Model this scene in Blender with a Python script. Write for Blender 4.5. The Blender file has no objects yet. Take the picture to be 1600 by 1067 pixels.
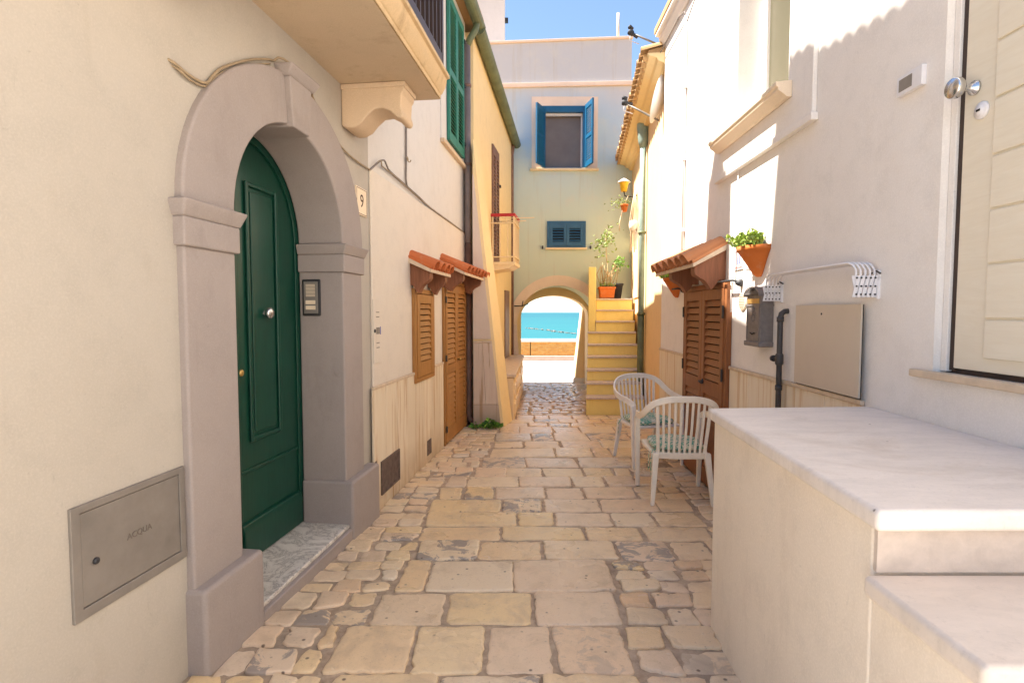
import bpy, bmesh, math, random
from mathutils import Vector, Matrix
R = math.radians
rnd = random.Random(7)
sc = bpy.context.scene
col = sc.collection

# ------------------------------------------------------------------ camera
cam_d = bpy.data.cameras.new('camera'); cam = bpy.data.objects.new('camera', cam_d); col.objects.link(cam)
cam_d.sensor_width = 36.0; cam_d.lens = 36.0 * 850 / 1600; cam_d.clip_start = 0.02; cam_d.clip_end = 60000
cam.location = (0, 0, 1.5); cam.rotation_euler = (R(90) - math.atan(46 / 850), 0, 0)
sc.camera = cam
# ------------------------------------------------------------------ sky and sun
SUN_EL, SUN_DY = R(57.2), 0.015
world = bpy.data.worlds.new('World'); sc.world = world; world.use_nodes = True
wn = world.node_tree; wn.nodes.clear()
sky = wn.nodes.new('ShaderNodeTexSky'); sky.sky_type = 'NISHITA'; sky.sun_disc = False
sky.sun_elevation = SUN_EL; sky.sun_rotation = R(270); sky.altitude = 20; sky.air_density = 1.0; sky.dust_density = 0.25; sky.ozone_density = 1.4
bg = wn.nodes.new('ShaderNodeBackground'); bg.inputs['Strength'].default_value = 0.085
wo = wn.nodes.new('ShaderNodeOutputWorld')
wn.links.new(sky.outputs[0], bg.inputs[0]); wn.links.new(bg.outputs[0], wo.inputs[0])
sun_d = bpy.data.lights.new('sun', 'SUN'); sun = bpy.data.objects.new('sun', sun_d); col.objects.link(sun)
sun_d.energy = 5.0; sun_d.angle = R(0.5); sun_d.color = (1.0, 0.93, 0.83)
sun.rotation_euler = Vector((math.cos(SUN_EL), SUN_DY, -math.sin(SUN_EL))).to_track_quat('-Z', 'Y').to_euler()
sun.location = (-8, 4, 14)
# ------------------------------------------------------------------ exposure and sampling
sc.view_settings.view_transform = 'Standard'; sc.view_settings.look = 'None'
sc.view_settings.gamma = 1.0; sc.view_settings.exposure = 1.82; sc.view_settings.use_curve_mapping = False
sc.render.engine = 'CYCLES'
cy = sc.cycles
cy.use_denoising = True; cy.max_bounces = 10; cy.diffuse_bounces = 7; cy.glossy_bounces = 4; cy.transmission_bounces = 4
cy.caustics_reflective = False; cy.blur_glossy = 0.0; cy.sample_clamp_indirect = 8.0

# ------------------------------------------------------------------ materials
def C(r, g, b):
    f = lambda c: ((c / 255 + 0.055) / 1.055) ** 2.4 if c > 10 else c / 255 / 12.92
    return (f(r), f(g), f(b), 1)
def L(r, g, b): return (r, g, b, 1)
class Mat:
    def __init__(s, name, rough=0.8, spec=0.35):
        s.m = bpy.data.materials.new(name); s.m.use_nodes = True
        s.n = s.m.node_tree.nodes; s.l = s.m.node_tree.links
        s.b = s.n['Principled BSDF']; s.b.inputs['Roughness'].default_value = rough
        s.b.inputs['Specular IOR Level'].default_value = spec
        s.pos = None
    def node(s, t, **k):
        n = s.n.new(t)
        for a, v in k.items(): setattr(n, a, v)
        return n
    def P(s, scale=(1, 1, 1)):
        if s.pos is None: s.pos = s.node('ShaderNodeNewGeometry').outputs['Position']
        if scale == (1, 1, 1): return s.pos
        mp = s.node('ShaderNodeMapping'); mp.inputs['Scale'].default_value = scale
        s.l.new(s.pos, mp.inputs['Vector']); return mp.outputs[0]
    def noise(s, scale, detail=4, rough=0.55, vec=(1, 1, 1), dist=0.0):
        n = s.node('ShaderNodeTexNoise'); n.inputs['Scale'].default_value = scale; n.inputs['Detail'].default_value = detail
        n.inputs['Roughness'].default_value = rough; n.inputs['Distortion'].default_value = dist
        s.l.new(s.P(vec), n.inputs['Vector']); return n.outputs['Fac']
    def ramp(s, fac, stops, interp='LINEAR'):
        r = s.node('ShaderNodeValToRGB'); e = r.color_ramp.elements; r.color_ramp.interpolation = interp
        e[0].position, e[0].color = stops[0]; e[1].position, e[1].color = stops[1]
        for p, c in stops[2:]: k = e.new(p); k.color = c
        s.l.new(fac, r.inputs[0]); return r.outputs[0]
    def mix(s, a, b, fac, blend='MIX'):
        m = s.node('ShaderNodeMix', data_type='RGBA', blend_type=blend)
        for sock, v in ((m.inputs[6], a), (m.inputs[7], b), (m.inputs[0], fac)):
            if isinstance(v, (tuple, float, int)): sock.default_value = v
            else: s.l.new(v, sock)
        return m.outputs[2]
    def math(s, op, a, b=0.5, clamp=False):
        m = s.node('ShaderNodeMath', operation=op, use_clamp=clamp)
        for sock, v in ((m.inputs[0], a), (m.inputs[1], b)):
            if isinstance(v, (float, int)): sock.default_value = v
            else: s.l.new(v, sock)
        return m.outputs[0]
    def sep(s, ax):
        x = s.node('ShaderNodeSeparateXYZ'); s.l.new(s.P(), x.inputs[0]); return x.outputs[ax]
    def color(s, c):
        if isinstance(c, tuple): s.b.inputs['Base Color'].default_value = c
        else: s.l.new(c, s.b.inputs['Base Color'])
    def rough(s, c): s.l.new(c, s.b.inputs['Roughness'])
    def bump(s, h, strength, dist=0.01):
        b = s.node('ShaderNodeBump'); b.inputs['Strength'].default_value = strength; b.inputs['Distance'].default_value = dist
        s.l.new(h, b.inputs['Height'])
        prev = s.b.inputs['Normal'].links
        if prev: s.l.new(prev[0].from_socket, b.inputs['Normal'])
        s.l.new(b.outputs[0], s.b.inputs['Normal'])
def scl(c, k): return (c[0] * k, c[1] * k, c[2] * k, 1)

def plaster(name, c, c2=None, stain=None, stain_amt=0.3, lumps=0.35, rough=0.85):
    M = Mat(name, rough, 0.25)
    big = M.noise(0.9, 5, 0.6)
    base = M.mix(c, c2 or scl(c, 0.9), M.ramp(big, [(0.35, L(0, 0, 0)), (0.7, L(1, 1, 1))]))
    mid = M.noise(7, 6, 0.65)
    base = M.mix(base, scl(c, 0.80), M.ramp(mid, [(0.48, L(0, 0, 0)), (0.80, L(.55, .55, .55))]))
    base = M.mix(base, scl(c, 0.62), M.ramp(M.noise(55, 3, .6), [(0.68, L(0, 0, 0)), (0.78, L(.5, .5, .5))]))
    base = M.mix(base, scl(c, 1.12), M.ramp(M.noise(150, 3, .7), [(0.45, L(0, 0, 0)), (0.7, L(.6, .6, .6))]))
    if stain:
        st = M.noise(2.4, 7, 0.72, (1.2, 1.2, 0.55))
        base = M.mix(base, stain, M.ramp(st, [(0.55, L(0, 0, 0)), (0.78, L(stain_amt, stain_amt, stain_amt))]))
        dr = M.noise(9, 4, 0.6, (1.5, 1.5, 0.12))
        base = M.mix(base, scl(stain, .8), M.ramp(dr, [(0.62, L(0, 0, 0)), (0.85, L(stain_amt * .6,) * 1 if False else L(stain_amt * .6, stain_amt * .6, stain_amt * .6))]))
    if name in ('cream_plaster', 'step_plaster', 'white_plaster_right', 'grey_stone_paint'):
        sc_ = M.noise(5, 6, .7, (2.4, 2.4, .8), 1.4)
        k_ = .34 if name == 'step_plaster' else .22
        base = M.mix(base, scl(c, .45), M.ramp(sc_, [(.66, L(0, 0, 0)), (.72, L(k_, k_, k_))]))
    M.color(base)
    M.bump(M.noise(2.2, 3), lumps, 0.02); M.bump(M.noise(70, 4, 0.7), 0.16, 0.004)
    return M.m
def simple(name, c, rough=0.5, spec=0.4, var=0.12, scale=6, bump=0.0, metal=0.0, bscale=60):
    M = Mat(name, rough, spec); M.b.inputs['Metallic'].default_value = metal
    n = M.noise(scale, 6, 0.65)
    M.color(M.mix(scl(c, 1 + var), scl(c, 1 - var), M.ramp(n, [(0.3, L(0, 0, 0)), (0.7, L(1, 1, 1))])))
    if bump: M.bump(M.noise(bscale, 4), bump, 0.004)
    return M.m
def wood(name, c, c2, rough=0.5):
    M = Mat(name, rough, 0.35)
    g = M.noise(9, 6, 0.7, (6, 6, 0.5), 0.6)
    base = M.mix(c, c2, M.ramp(g, [(0.35, L(0, 0, 0)), (0.68, L(1, 1, 1))]))
    base = M.mix(base, scl(c, 1.35), M.ramp(M.noise(3, 5), [(0.55, L(0, 0, 0)), (0.8, L(.4, .4, .4))]))
    M.color(base); M.bump(g, 0.15, 0.003); return M.m
def travertine(name, c, c2, streak):
    M = Mat(name, 0.55, 0.35)
    g = M.noise(7, 6, 0.7, (3.2, 3.2, 0.22), 0.5)
    base = M.mix(c, c2, M.ramp(g, [(0.35, L(0, 0, 0)), (0.6, L(1, 1, 1))]))
    rn = M.node('ShaderNodeObjectInfo').outputs['Random']
    base = M.mix(base, scl(c2, 0.80), M.math('MULTIPLY', rn, 0.7))
    v = M.noise(7, 5, 0.65, (3.0, 3.0, 0.12), 0.4)
    base = M.mix(base, streak, M.ramp(v, [(0.53, L(0, 0, 0)), (0.63, L(.95, .95, .95))]))
    low_dark = M.math('MULTIPLY', M.math('SUBTRACT', 1.0, M.math('MULTIPLY', M.sep(2), 3.0), True), M.noise(6, 4))  # darker towards the ground, broken up by noise
    base = M.mix(base, scl(streak, 0.7), low_dark)
    M.color(base); M.bump(v, 0.2, 0.004); return M.m

MT = {}
MT['cream'] = plaster('cream_plaster', L(.465, .425, .37), L(.44, .395, .335), L(.37, .29, .2), .3)
MT['white_left'] = plaster('white_plaster_left', L(.665, .635, .595), L(.645, .61, .565), L(.5, .43, .35), .2)
MT['tan_left'] = plaster('tan_plaster_left', L(.71, .64, .555), L(.68, .60, .50), L(.55, .42, .3), .3)
MT['white_right'] = plaster('white_plaster_right', L(.81, .765, .725), L(.79, .735, .685), L(.64, .53, .42), .18, 0.2)
MT['step_plaster'] = plaster('step_plaster', L(.82, .725, .605), L(.80, .69, .565), L(.56, .44, .33), .40, 0.25)
MT['grey'] = plaster('grey_stone_paint', L(.355, .308, .287), L(.325, .28, .26), L(.22, .18, .16), .5, 0.6)
MT['corbel'] = plaster('corbel_stone', L(.66, .51, .36), L(.6, .45, .30), L(.4, .28, .16), .3)
MT['balcony'] = plaster('balcony_stone', L(.64, .47, .28), L(.56, .40, .22), L(.20, .12, .055), .85, 0.4)
MT['soffit'] = plaster('balcony_soffit', L(.60, .48, .34), L(.53, .41, .28), L(.30, .20, .12), .6, 0.3)
MT['yellow'] = plaster('yellow_plaster', L(.85, .67, .38), L(.82, .63, .33), L(.76, .59, .40), .3)
MT['stair_yellow'] = plaster('stair_yellow_plaster', L(.88, .72, .27), L(.85, .68, .23), L(.66, .44, .10), .45)
MT['ochre'] = plaster('ochre_plaster', L(.80, .60, .36), L(.76, .55, .30), L(.7, .48, .26), .3)
MT['pink_plaster'] = plaster('pink_plaster', L(.70, .58, .49), L(.66, .54, .44), L(.5, .38, .26), .3)
MT['arch_band'] = plaster('arch_band_plaster', L(.80, .66, .50), L(.76, .62, .47), L(.5, .36, .22), .3)
MT['band'] = plaster('band_plaster', L(.78, .62, .50), None, L(.5, .4, .3), .2)
MT['tower'] = plaster('tower_plaster', L(.74, .68, .64), None, L(.5, .44, .4), .2)
MT['trav'] = travertine('travertine', L(.88, .78, .62), L(.82, .69, .51), L(.50, .31, .15))
MT['trav_r'] = travertine('travertine_pale', L(.86, .75, .59), L(.82, .70, .53), L(.66, .48, .29))
MT['trav_pink'] = travertine('travertine_pink', L(.68, .56, .45), L(.64, .50, .39), L(.42, .28, .17))
MT['trav_cap'] = simple('travertine_cap', L(.62, .49, .36), .6, .3, .15, 14, .1)
MT['slab'] = simple('pale_step_stone', L(.76, .68, .615), .55, .4, .05, 9, .12, 0, 160)
MT['slab2'] = simple('grey_step_stone', L(.68, .585, .50), .6, .35, .10, 40, .25, 0, 220)
MT['riser'] = simple('riser_stone', L(.58, .49, .42), .7, .3, .12, 18, .2, 0, 160)
MT['wood'] = wood('honey_wood', L(.40, .19, .055), L(.29, .125, .03))
MT['wood_red'] = wood('red_brown_wood', L(.30, .115, .042), L(.21, .075, .026))
MT['wood_dark'] = wood('bracket_wood', L(.26, .10, .05), L(.17, .065, .03), .6)
MT['door_green'] = wood('dark_green_paint', L(.007, .058, .038), L(.0045, .042, .027), .33)
MT['shutter_green'] = simple('green_shutter_paint', L(.035, .20, .145), .45, .4, .12)
MT['shutter_blue'] = simple('blue_shutter_paint', L(.007, .095, .20), .45, .4, .15)
MT['blue_grey'] = simple('faded_blue_paint', L(.03, .115, .23), .55, .4, .15)
MT['brown_rail'] = simple('brown_rail_paint', L(.045, .026, .02), .45, .45, .15)
MT['gutter_green'] = simple('green_copper', L(.13, .155, .085), .5, .4, .3, 4, .1)
MT['pipe_green'] = simple('aged_green_pipe', L(.22, .30, .27), .5, .4, .3, 3, .1)
MT['pipe_brown'] = simple('brown_pipe', L(.21, .12, .088), .5, .4, .25, 4, .1)
MT['pipe_grey'] = simple('grey_brown_pipe', L(.23, .185, .17), .5, .4, .2, 4, .1)
MT['pipe_dark'] = simple('dark_grey_pipe', L(.055, .05, .05), .5, .4, .2, 20)
MT['iron'] = simple('dark_iron', L(.03, .03, .033), .55, .4, .2)
MT['metal'] = simple('galvanised_metal', L(.25, .225, .20), .5, .45, .14, 7, .12, .25, 30)
MT['beige_metal'] = simple('beige_metal_panel', L(.60, .51, .41), .45, .4, .04, 3)
MT['mailbox'] = simple('grey_cast_metal', L(.19, .165, .155), .5, .45, .18, 30, .15)
MT['brass'] = simple('brass', L(.55, .36, .12), .35, .5, .2, 20, 0, .7)
MT['chrome'] = simple('brushed_steel', L(.62, .61, .60), .22, .5, .04, 20, 0, .95)
MT['white_enamel'] = simple('white_enamel', L(.76, .74, .76), .35, .5, .05, 20)
MT['plastic_white'] = simple('white_plastic', L(.88, .83, .76), .4, .45, .06, 10)
MT['plastic_cream'] = simple('cream_plastic', L(.88, .79, .66), .42, .45, .07, 10)
MT['door_white'] = None
MT['ivory'] = simple('ivory_plate', L(.80, .66, .49), .4, .4, .06, 12)
MT['black'] = simple('black_hole', L(.012, .011, .011), .7, .2, .1)
MT['dark_vent'] = simple('rusty_vent', L(.12, .085, .075), .6, .35, .45, 25, .3)
MT['cable'] = simple('grey_cable', L(.33, .25, .16), .6, .3, .25, 15)
MT['cable_grey'] = simple('dark_cable', L(.20, .17, .155), .6, .3, .2, 15)
MT['white_pvc'] = simple('white_conduit', L(.72, .68, .66), .5, .35, .05, 5)
MT['window_frame'] = simple('white_window_frame', L(.80, .76, .74), .35, .45, .03)
MT['red_rail'] = simple('red_rail_paint', L(.42, .022, .03), .45, .4, .1)
MT['rail_cream'] = simple('cream_rail_paint', L(.80, .64, .40), .5, .4, .08)
MT['lamp_yellow'] = simple('yellow_lantern', L(.75, .46, .03), .4, .4, .1)
MT['macrame'] = simple('macrame_rope', L(.62, .5, .36), .9, .1, .2, 40, .4)
MT['dish'] = simple('white_dish', L(.80, .79, .78), .4, .4, .04)
MT['soil'] = simple('potting_soil', L(.07, .045, .03), .95, .1, .4, 60, .5)
MT['ink'] = simple('dark_ink', L(.09, .05, .035), .7, .2, .1)
MT['engrave'] = simple('engraved_letters', L(.16, .135, .115), .6, .2, .1)
MT['blue_ink'] = simple('blue_glaze', L(.03, .07, .42), .3, .5, .1)
MT['red_ink'] = simple('red_glaze', L(.42, .1, .09), .3, .5, .15)
MT['ceramic'] = simple('white_ceramic', L(.80, .77, .76), .25, .5, .03)
MT['brick_kerb'] = simple('pink_kerb_stone', L(.66, .50, .40), .75, .3, .12, 5, .2)

def step_stone(name, c, grain):
    M = Mat(name, .55, .4)
    base = M.mix(scl(c, 1.05), scl(c, .90), M.ramp(M.noise(5, 7, .7, (1, 3, 1), .4), [(.35, L(0, 0, 0)), (.7, L(1, 1, 1))]))
    base = M.mix(base, scl(c, .72), M.ramp(M.noise(grain, 6, .8), [(.54, L(0, 0, 0)), (.72, L(.6, .6, .6))]))
    v = M.node('ShaderNodeTexVoronoi'); v.inputs['Scale'].default_value = 11; M.l.new(M.P(), v.inputs['Vector'])
    pm = M.math('MULTIPLY', M.ramp(v.outputs['Distance'], [(.035, L(1, 1, 1)), (.06, L(0, 0, 0))]), M.ramp(M.noise(4, 3), [(.5, L(0, 0, 0)), (.56, L(.9, .9, .9))]))
    base = M.mix(base, L(.16, .12, .09), pm)
    base = M.mix(base, L(.5, .39, .29), M.ramp(M.noise(1.7, 6, .7, (1, 1, 1), .8), [(.55, L(0, 0, 0)), (.75, L(.55, .55, .55))]))
    M.color(base); M.bump(M.noise(120, 4, .7), .25, .004); M.bump(pm, -.6, .005); return M.m
MT['slab'] = step_stone('pale_step_stone', L(.78, .70, .63), 70)
MT['slab2'] = step_stone('grey_step_stone', L(.70, .605, .52), 55)
def terracotta(name, c, c2):
    M = Mat(name, .75, .25)
    rn = M.node('ShaderNodeObjectInfo').outputs['Random']
    base = M.mix(c, c2, rn)
    base = M.mix(base, L(.52, .33, .2), M.ramp(M.noise(12, 6, .7), [(.52, L(0, 0, 0)), (.8, L(.6, .6, .6))]))
    base = M.mix(base, L(.12, .07, .045), M.ramp(M.noise(5, 6, .7), [(.62, L(0, 0, 0)), (.82, L(.55, .55, .55))]))
    M.color(base); M.bump(M.noise(60, 4), .25, .004); return M.m
MT['tile_l'] = terracotta('terracotta_tile', L(.60, .17, .055), L(.48, .13, .045))
MT['tile_r'] = terracotta('weathered_tile', L(.58, .25, .11), L(.42, .17, .08))
MT['tile_old'] = terracotta('old_roof_tile', L(.55, .36, .18), L(.42, .26, .12))
MT['pot'] = terracotta('pot_terracotta', L(.62, .17, .035), L(.55, .15, .035))

def door_white():
    M = Mat('ivory_wood_grain_door', .42, .4)
    g = M.noise(3.5, 6, .7, (1, 1.2, 9), 1.2)
    M.color(M.mix(L(.80, .735, .605), L(.76, .685, .55), M.ramp(g, [(.35, L(0, 0, 0)), (.65, L(1, 1, 1))])))
    M.bump(g, .18, .003); return M.m
MT['door_white'] = door_white()

def marble():
    M = Mat('grey_veined_marble', .4, .4)
    d = M.noise(5, 8, .75, (1, 1, 1), 2.2)
    w = M.ramp(d, [(.40, L(.74, .70, .64)), (.50, L(.62, .58, .53)), (.53, L(.28, .25, .23)), (.555, L(.64, .60, .54)), (.7, L(.76, .71, .64))])
    M.color(w); M.bump(d, .1, .003); return M.m
MT['marble'] = marble()

def stone(name, far=False):
    M = Mat(name, .5, .45)
    rn = M.node('ShaderNodeObjectInfo').outputs['Random']
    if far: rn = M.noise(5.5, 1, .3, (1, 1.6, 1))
    pal = [(0.0, L(.80, 0.591, 0.369)), (.16, L(.84, 0.670, 0.450)), (.32, L(.82, 0.591, 0.342)), (.46, L(.82, 0.680, 0.504)), (.58, L(.84, 0.621, 0.333)),
           (.70, L(.78, 0.611, 0.441)), (.82, L(.81, 0.591, 0.387)), (.92, L(.74, 0.630, 0.495)), (1.0, L(.78, 0.532, 0.315))]
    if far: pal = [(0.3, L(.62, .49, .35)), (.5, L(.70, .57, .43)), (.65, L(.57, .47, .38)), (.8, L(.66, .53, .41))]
    base = M.ramp(rn, pal)
    n1 = M.noise(5, 7, .7, (1, 1, 1), .5)
    base = M.mix(base, L(.55, .41, .27), M.ramp(n1, [(.48, L(0, 0, 0)), (.70, L(.75, .75, .75))]))
    spk = M.noise(42, 9, .85)
    base = M.mix(base, L(.42, .30, .2), M.ramp(M.noise(130, 4, .8), [(.55, L(0, 0, 0)), (.75, L(.45, .45, .45))]))
    base = M.mix(base, L(.30, .205, .13), M.ramp(spk, [(.57, L(0, 0, 0)), (.68, L(.85, .85, .85))]))
    base = M.mix(base, L(.86, .74, .60), M.ramp(M.noise(16, 6, .75, (1, 1, 1), .6), [(.60, L(0, 0, 0)), (.72, L(.7, .7, .7))]))
    n3 = M.noise(2.2, 5, .6)
    base = M.mix(base, L(.76, .61, .44), M.ramp(n3, [(.5, L(0, 0, 0)), (.75, L(.5, .5, .5))]))
    # grey worn hollows on some of the slabs
    pick = M.ramp(M.math('FRACT', M.math('MULTIPLY', rn, 13.7)), [(.86, L(0, 0, 0)), (.88, L(1, 1, 1))])
    n2 = M.noise(7, 6, .65, (1, 1, 1), .9)
    wornr = M.math('MULTIPLY', M.ramp(n2, [(.50, L(0, 0, 0)), (.54, L(1, 1, 1))]), pick)
    base = M.mix(base, L(.30, .26, .235), M.math('MULTIPLY', wornr, .85))
    pits = M.node('ShaderNodeTexVoronoi'); pits.inputs['Scale'].default_value = 13; M.l.new(M.P(), pits.inputs['Vector'])
    pm = M.ramp(pits.outputs['Distance'], [(.07, L(1, 1, 1)), (.13, L(0, 0, 0))])
    pm = M.math('MULTIPLY', pm, M.ramp(M.noise(3.1, 3), [(.47, L(0, 0, 0)), (.54, L(.9, .9, .9))]))
    base = M.mix(base, L(.13, .09, .065), pm)
    M.color(base)
    n4 = M.noise(1.3, 4)
    M.rough(M.ramp(n4, [(.35, L(.20, .20, .20)), (.7, L(.44, .44, .44))] if not far else [(.35, L(.18, .18, .18)), (.7, L(.36, .36, .36))]))
    M.bump(n2, .35, .010); M.bump(M.noise(22, 7, .75), .55, .009); M.bump(pm, -.5, .006)
    return M.m
MT['stone'] = stone('worn_limestone'); MT['stone_far'] = stone('polished_cobble', True)
def mortar():
    M = Mat('sandy_mortar', .95, .15)
    n = M.noise(14, 7, .7)
    base = M.ramp(n, [(.3, L(.30, .22, .155)), (.55, L(.50, .385, .28)), (.75, L(.64, .51, .38))])
    base = M.mix(base, L(.27, .23, .19), M.ramp(M.noise(1.6, 5), [(.52, L(0, 0, 0)), (.7, L(.7, .7, .7))]))
    M.color(base); M.bump(M.noise(90, 5, .7), .6, .008); return M.m
MT['mortar'] = mortar()
def piazza():
    M = Mat('pale_piazza_stone', .75, .3)
    br = M.node('ShaderNodeTexBrick'); br.inputs['Scale'].default_value = 1.6; br.inputs['Mortar Size'].default_value = .012
    br.inputs['Color1'].default_value = L(.46, .40, .34); br.inputs['Color2'].default_value = L(.41, .36, .31); br.inputs['Mortar'].default_value = L(.27, .23, .19)
    M.l.new(M.P(), br.inputs['Vector'])
    base = M.mix(br.outputs['Color'], L(.33, .26, .2), M.ramp(M.noise(.8, 5, .6, (.4, 2, 1)), [(.56, L(0, 0, 0)), (.72, L(.6, .6, .6))]))
    M.color(base); return M.m
MT['piazza'] = piazza()
MT['bounce_paving'] = simple('pale_bounce_paving', L(.66, .59, .50), .8, .3, .1, 3)  # kept pale so the added rear ground throws sunlight into the alley
def brickmat():
    M = Mat('orange_brick', .9, .2)
    br = M.node('ShaderNodeTexBrick'); br.inputs['Scale'].default_value = 4.2; br.inputs['Mortar Size'].default_value = .02
    br.inputs['Color1'].default_value = L(.62, .27, .06); br.inputs['Color2'].default_value = L(.70, .38, .10); br.inputs['Mortar'].default_value = L(.5, .33, .16)
    mp = M.node('ShaderNodeMapping'); mp.inputs['Rotation'].default_value = (R(90), 0, 0); M.l.new(M.P(), mp.inputs['Vector']); M.l.new(mp.outputs[0], br.inputs['Vector'])
    M.color(M.mix(br.outputs['Color'], L(.66, .42, .16), M.ramp(M.noise(9, 4), [(.5, L(0, 0, 0)), (.7, L(.7, .7, .7))]))); M.bump(M.noise(30, 4), .5, .02); return M.m
MT['brick'] = brickmat()
def seamat():
    M = Mat('turquoise_sea', .5, .25)
    n = M.noise(.004, 5, .6, (1, 3, 1)); y = M.math('MULTIPLY', M.sep(1), 1 / 2500., True)
    M.color(M.mix(M.mix(L(.014, .14, .15), L(.008, .10, .125), y), L(.02, .155, .155), M.ramp(n, [(.45, L(0, 0, 0)), (.7, L(.6, .6, .6))])))
    M.bump(M.noise(.12, 4, .6, (1, 2.5, 1)), .25, 1.0); return M.m
MT['sea'] = seamat()
MT['rock'] = simple('breakwater_rock', L(.27, .23, .20), .9, .2, .3, .3)
MT['hill'] = simple('far_coast', L(.22, .27, .25), .95, .1, .15, .002)
def facade():
    M = Mat('faded_facade_paint', .88, .2)
    z = M.math('DIVIDE', M.math('SUBTRACT', M.math('ADD', M.sep(2), M.math('MULTIPLY', M.math('SUBTRACT', M.noise(.9, 4), .5), 1.1)), 1.5), 5.5)
    base = M.ramp(z, [(0, L(.60, .63, .46)), (.22, L(.57, .65, .54)), (.45, L(.55, .65, .61)), (.66, L(.49, .60, .66)), (.80, L(.52, .54, .57)), (1, L(.53, .52, .53))])
    x = M.sep(0)
    bl = M.math('MULTIPLY', M.ramp(M.noise(.55, 3), [(.4, L(0, 0, 0)), (.62, L(1, 1, 1))]), M.ramp(z, [(.48, L(0, 0, 0)), (.62, L(.8, .8, .8)), (.80, L(0, 0, 0))]))
    base = M.mix(base, L(.34, .48, .66), bl)
    dr = M.noise(5, 5, .6, (1.6, 1, .08))
    base = M.mix(base, L(.42, .33, .2), M.ramp(dr, [(.56, L(0, 0, 0)), (.8, L(.55, .55, .55))]))
    base = M.mix(base, L(.66, .62, .52), M.ramp(M.noise(3, 6, .7), [(.5, L(0, 0, 0)), (.8, L(.5, .5, .5))]))
    M.color(base); M.bump(M.noise(3, 4), .3, .02); M.bump(M.noise(50, 4), .15, .004); return M.m
MT['facade'] = facade()
def leafmat(name, c, c2):
    M = Mat(name, .5, .3); n = M.noise(45, 2)
    M.color(M.mix(c, c2, M.ramp(n, [(.35, L(0, 0, 0)), (.65, L(1, 1, 1))])))
    M.b.inputs['Subsurface Weight'].default_value = 0.0
    return M.m
MT['leaf_lime'] = leafmat('succulent_leaf', L(.40, .48, .09), L(.17, .28, .05))
MT['leaf'] = leafmat('green_leaf', L(.24, .45, .08), L(.12, .27, .05))
MT['leaf_pale'] = leafmat('pale_leaf', L(.33, .40, .13), L(.20, .30, .09))
MT['stem'] = simple('dry_stem', L(.45, .33, .18), .8, .2, .2)
def glassmat():
    M = Mat('coated_window_glass', .05, .6); M.color(L(.11, .10, .062))
    return M.m
MT['glass'] = glassmat()
MT['dark_glass'] = simple('curtained_glass', L(.17, .14, .13), .35, .3, .15, 2)
def cushmat():
    M = Mat('green_check_fabric', .9, .15)
    w = M.node('ShaderNodeTexChecker'); w.inputs['Scale'].default_value = 44; w.inputs['Color1'].default_value = L(.10, .34, .24); w.inputs['Color2'].default_value = L(.74, .70, .55)
    tc = M.node('ShaderNodeTexCoord'); M.l.new(tc.outputs['Object'], w.inputs['Vector'])
    base = M.mix(w.outputs['Color'], L(.76, .72, .58), M.ramp(M.noise(18, 3), [(.5, L(0, 0, 0)), (.6, L(.9, .9, .9))]))
    base = M.mix(base, L(.16, .42, .30), M.ramp(M.noise(30, 2, .5, (1, .3, 1)), [(.54, L(0, 0, 0)), (.6, L(.9, .9, .9))]))
    M.color(base); M.bump(M.noise(80, 3), .3, .004); return M.m
MT['cushion'] = cushmat()

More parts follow.
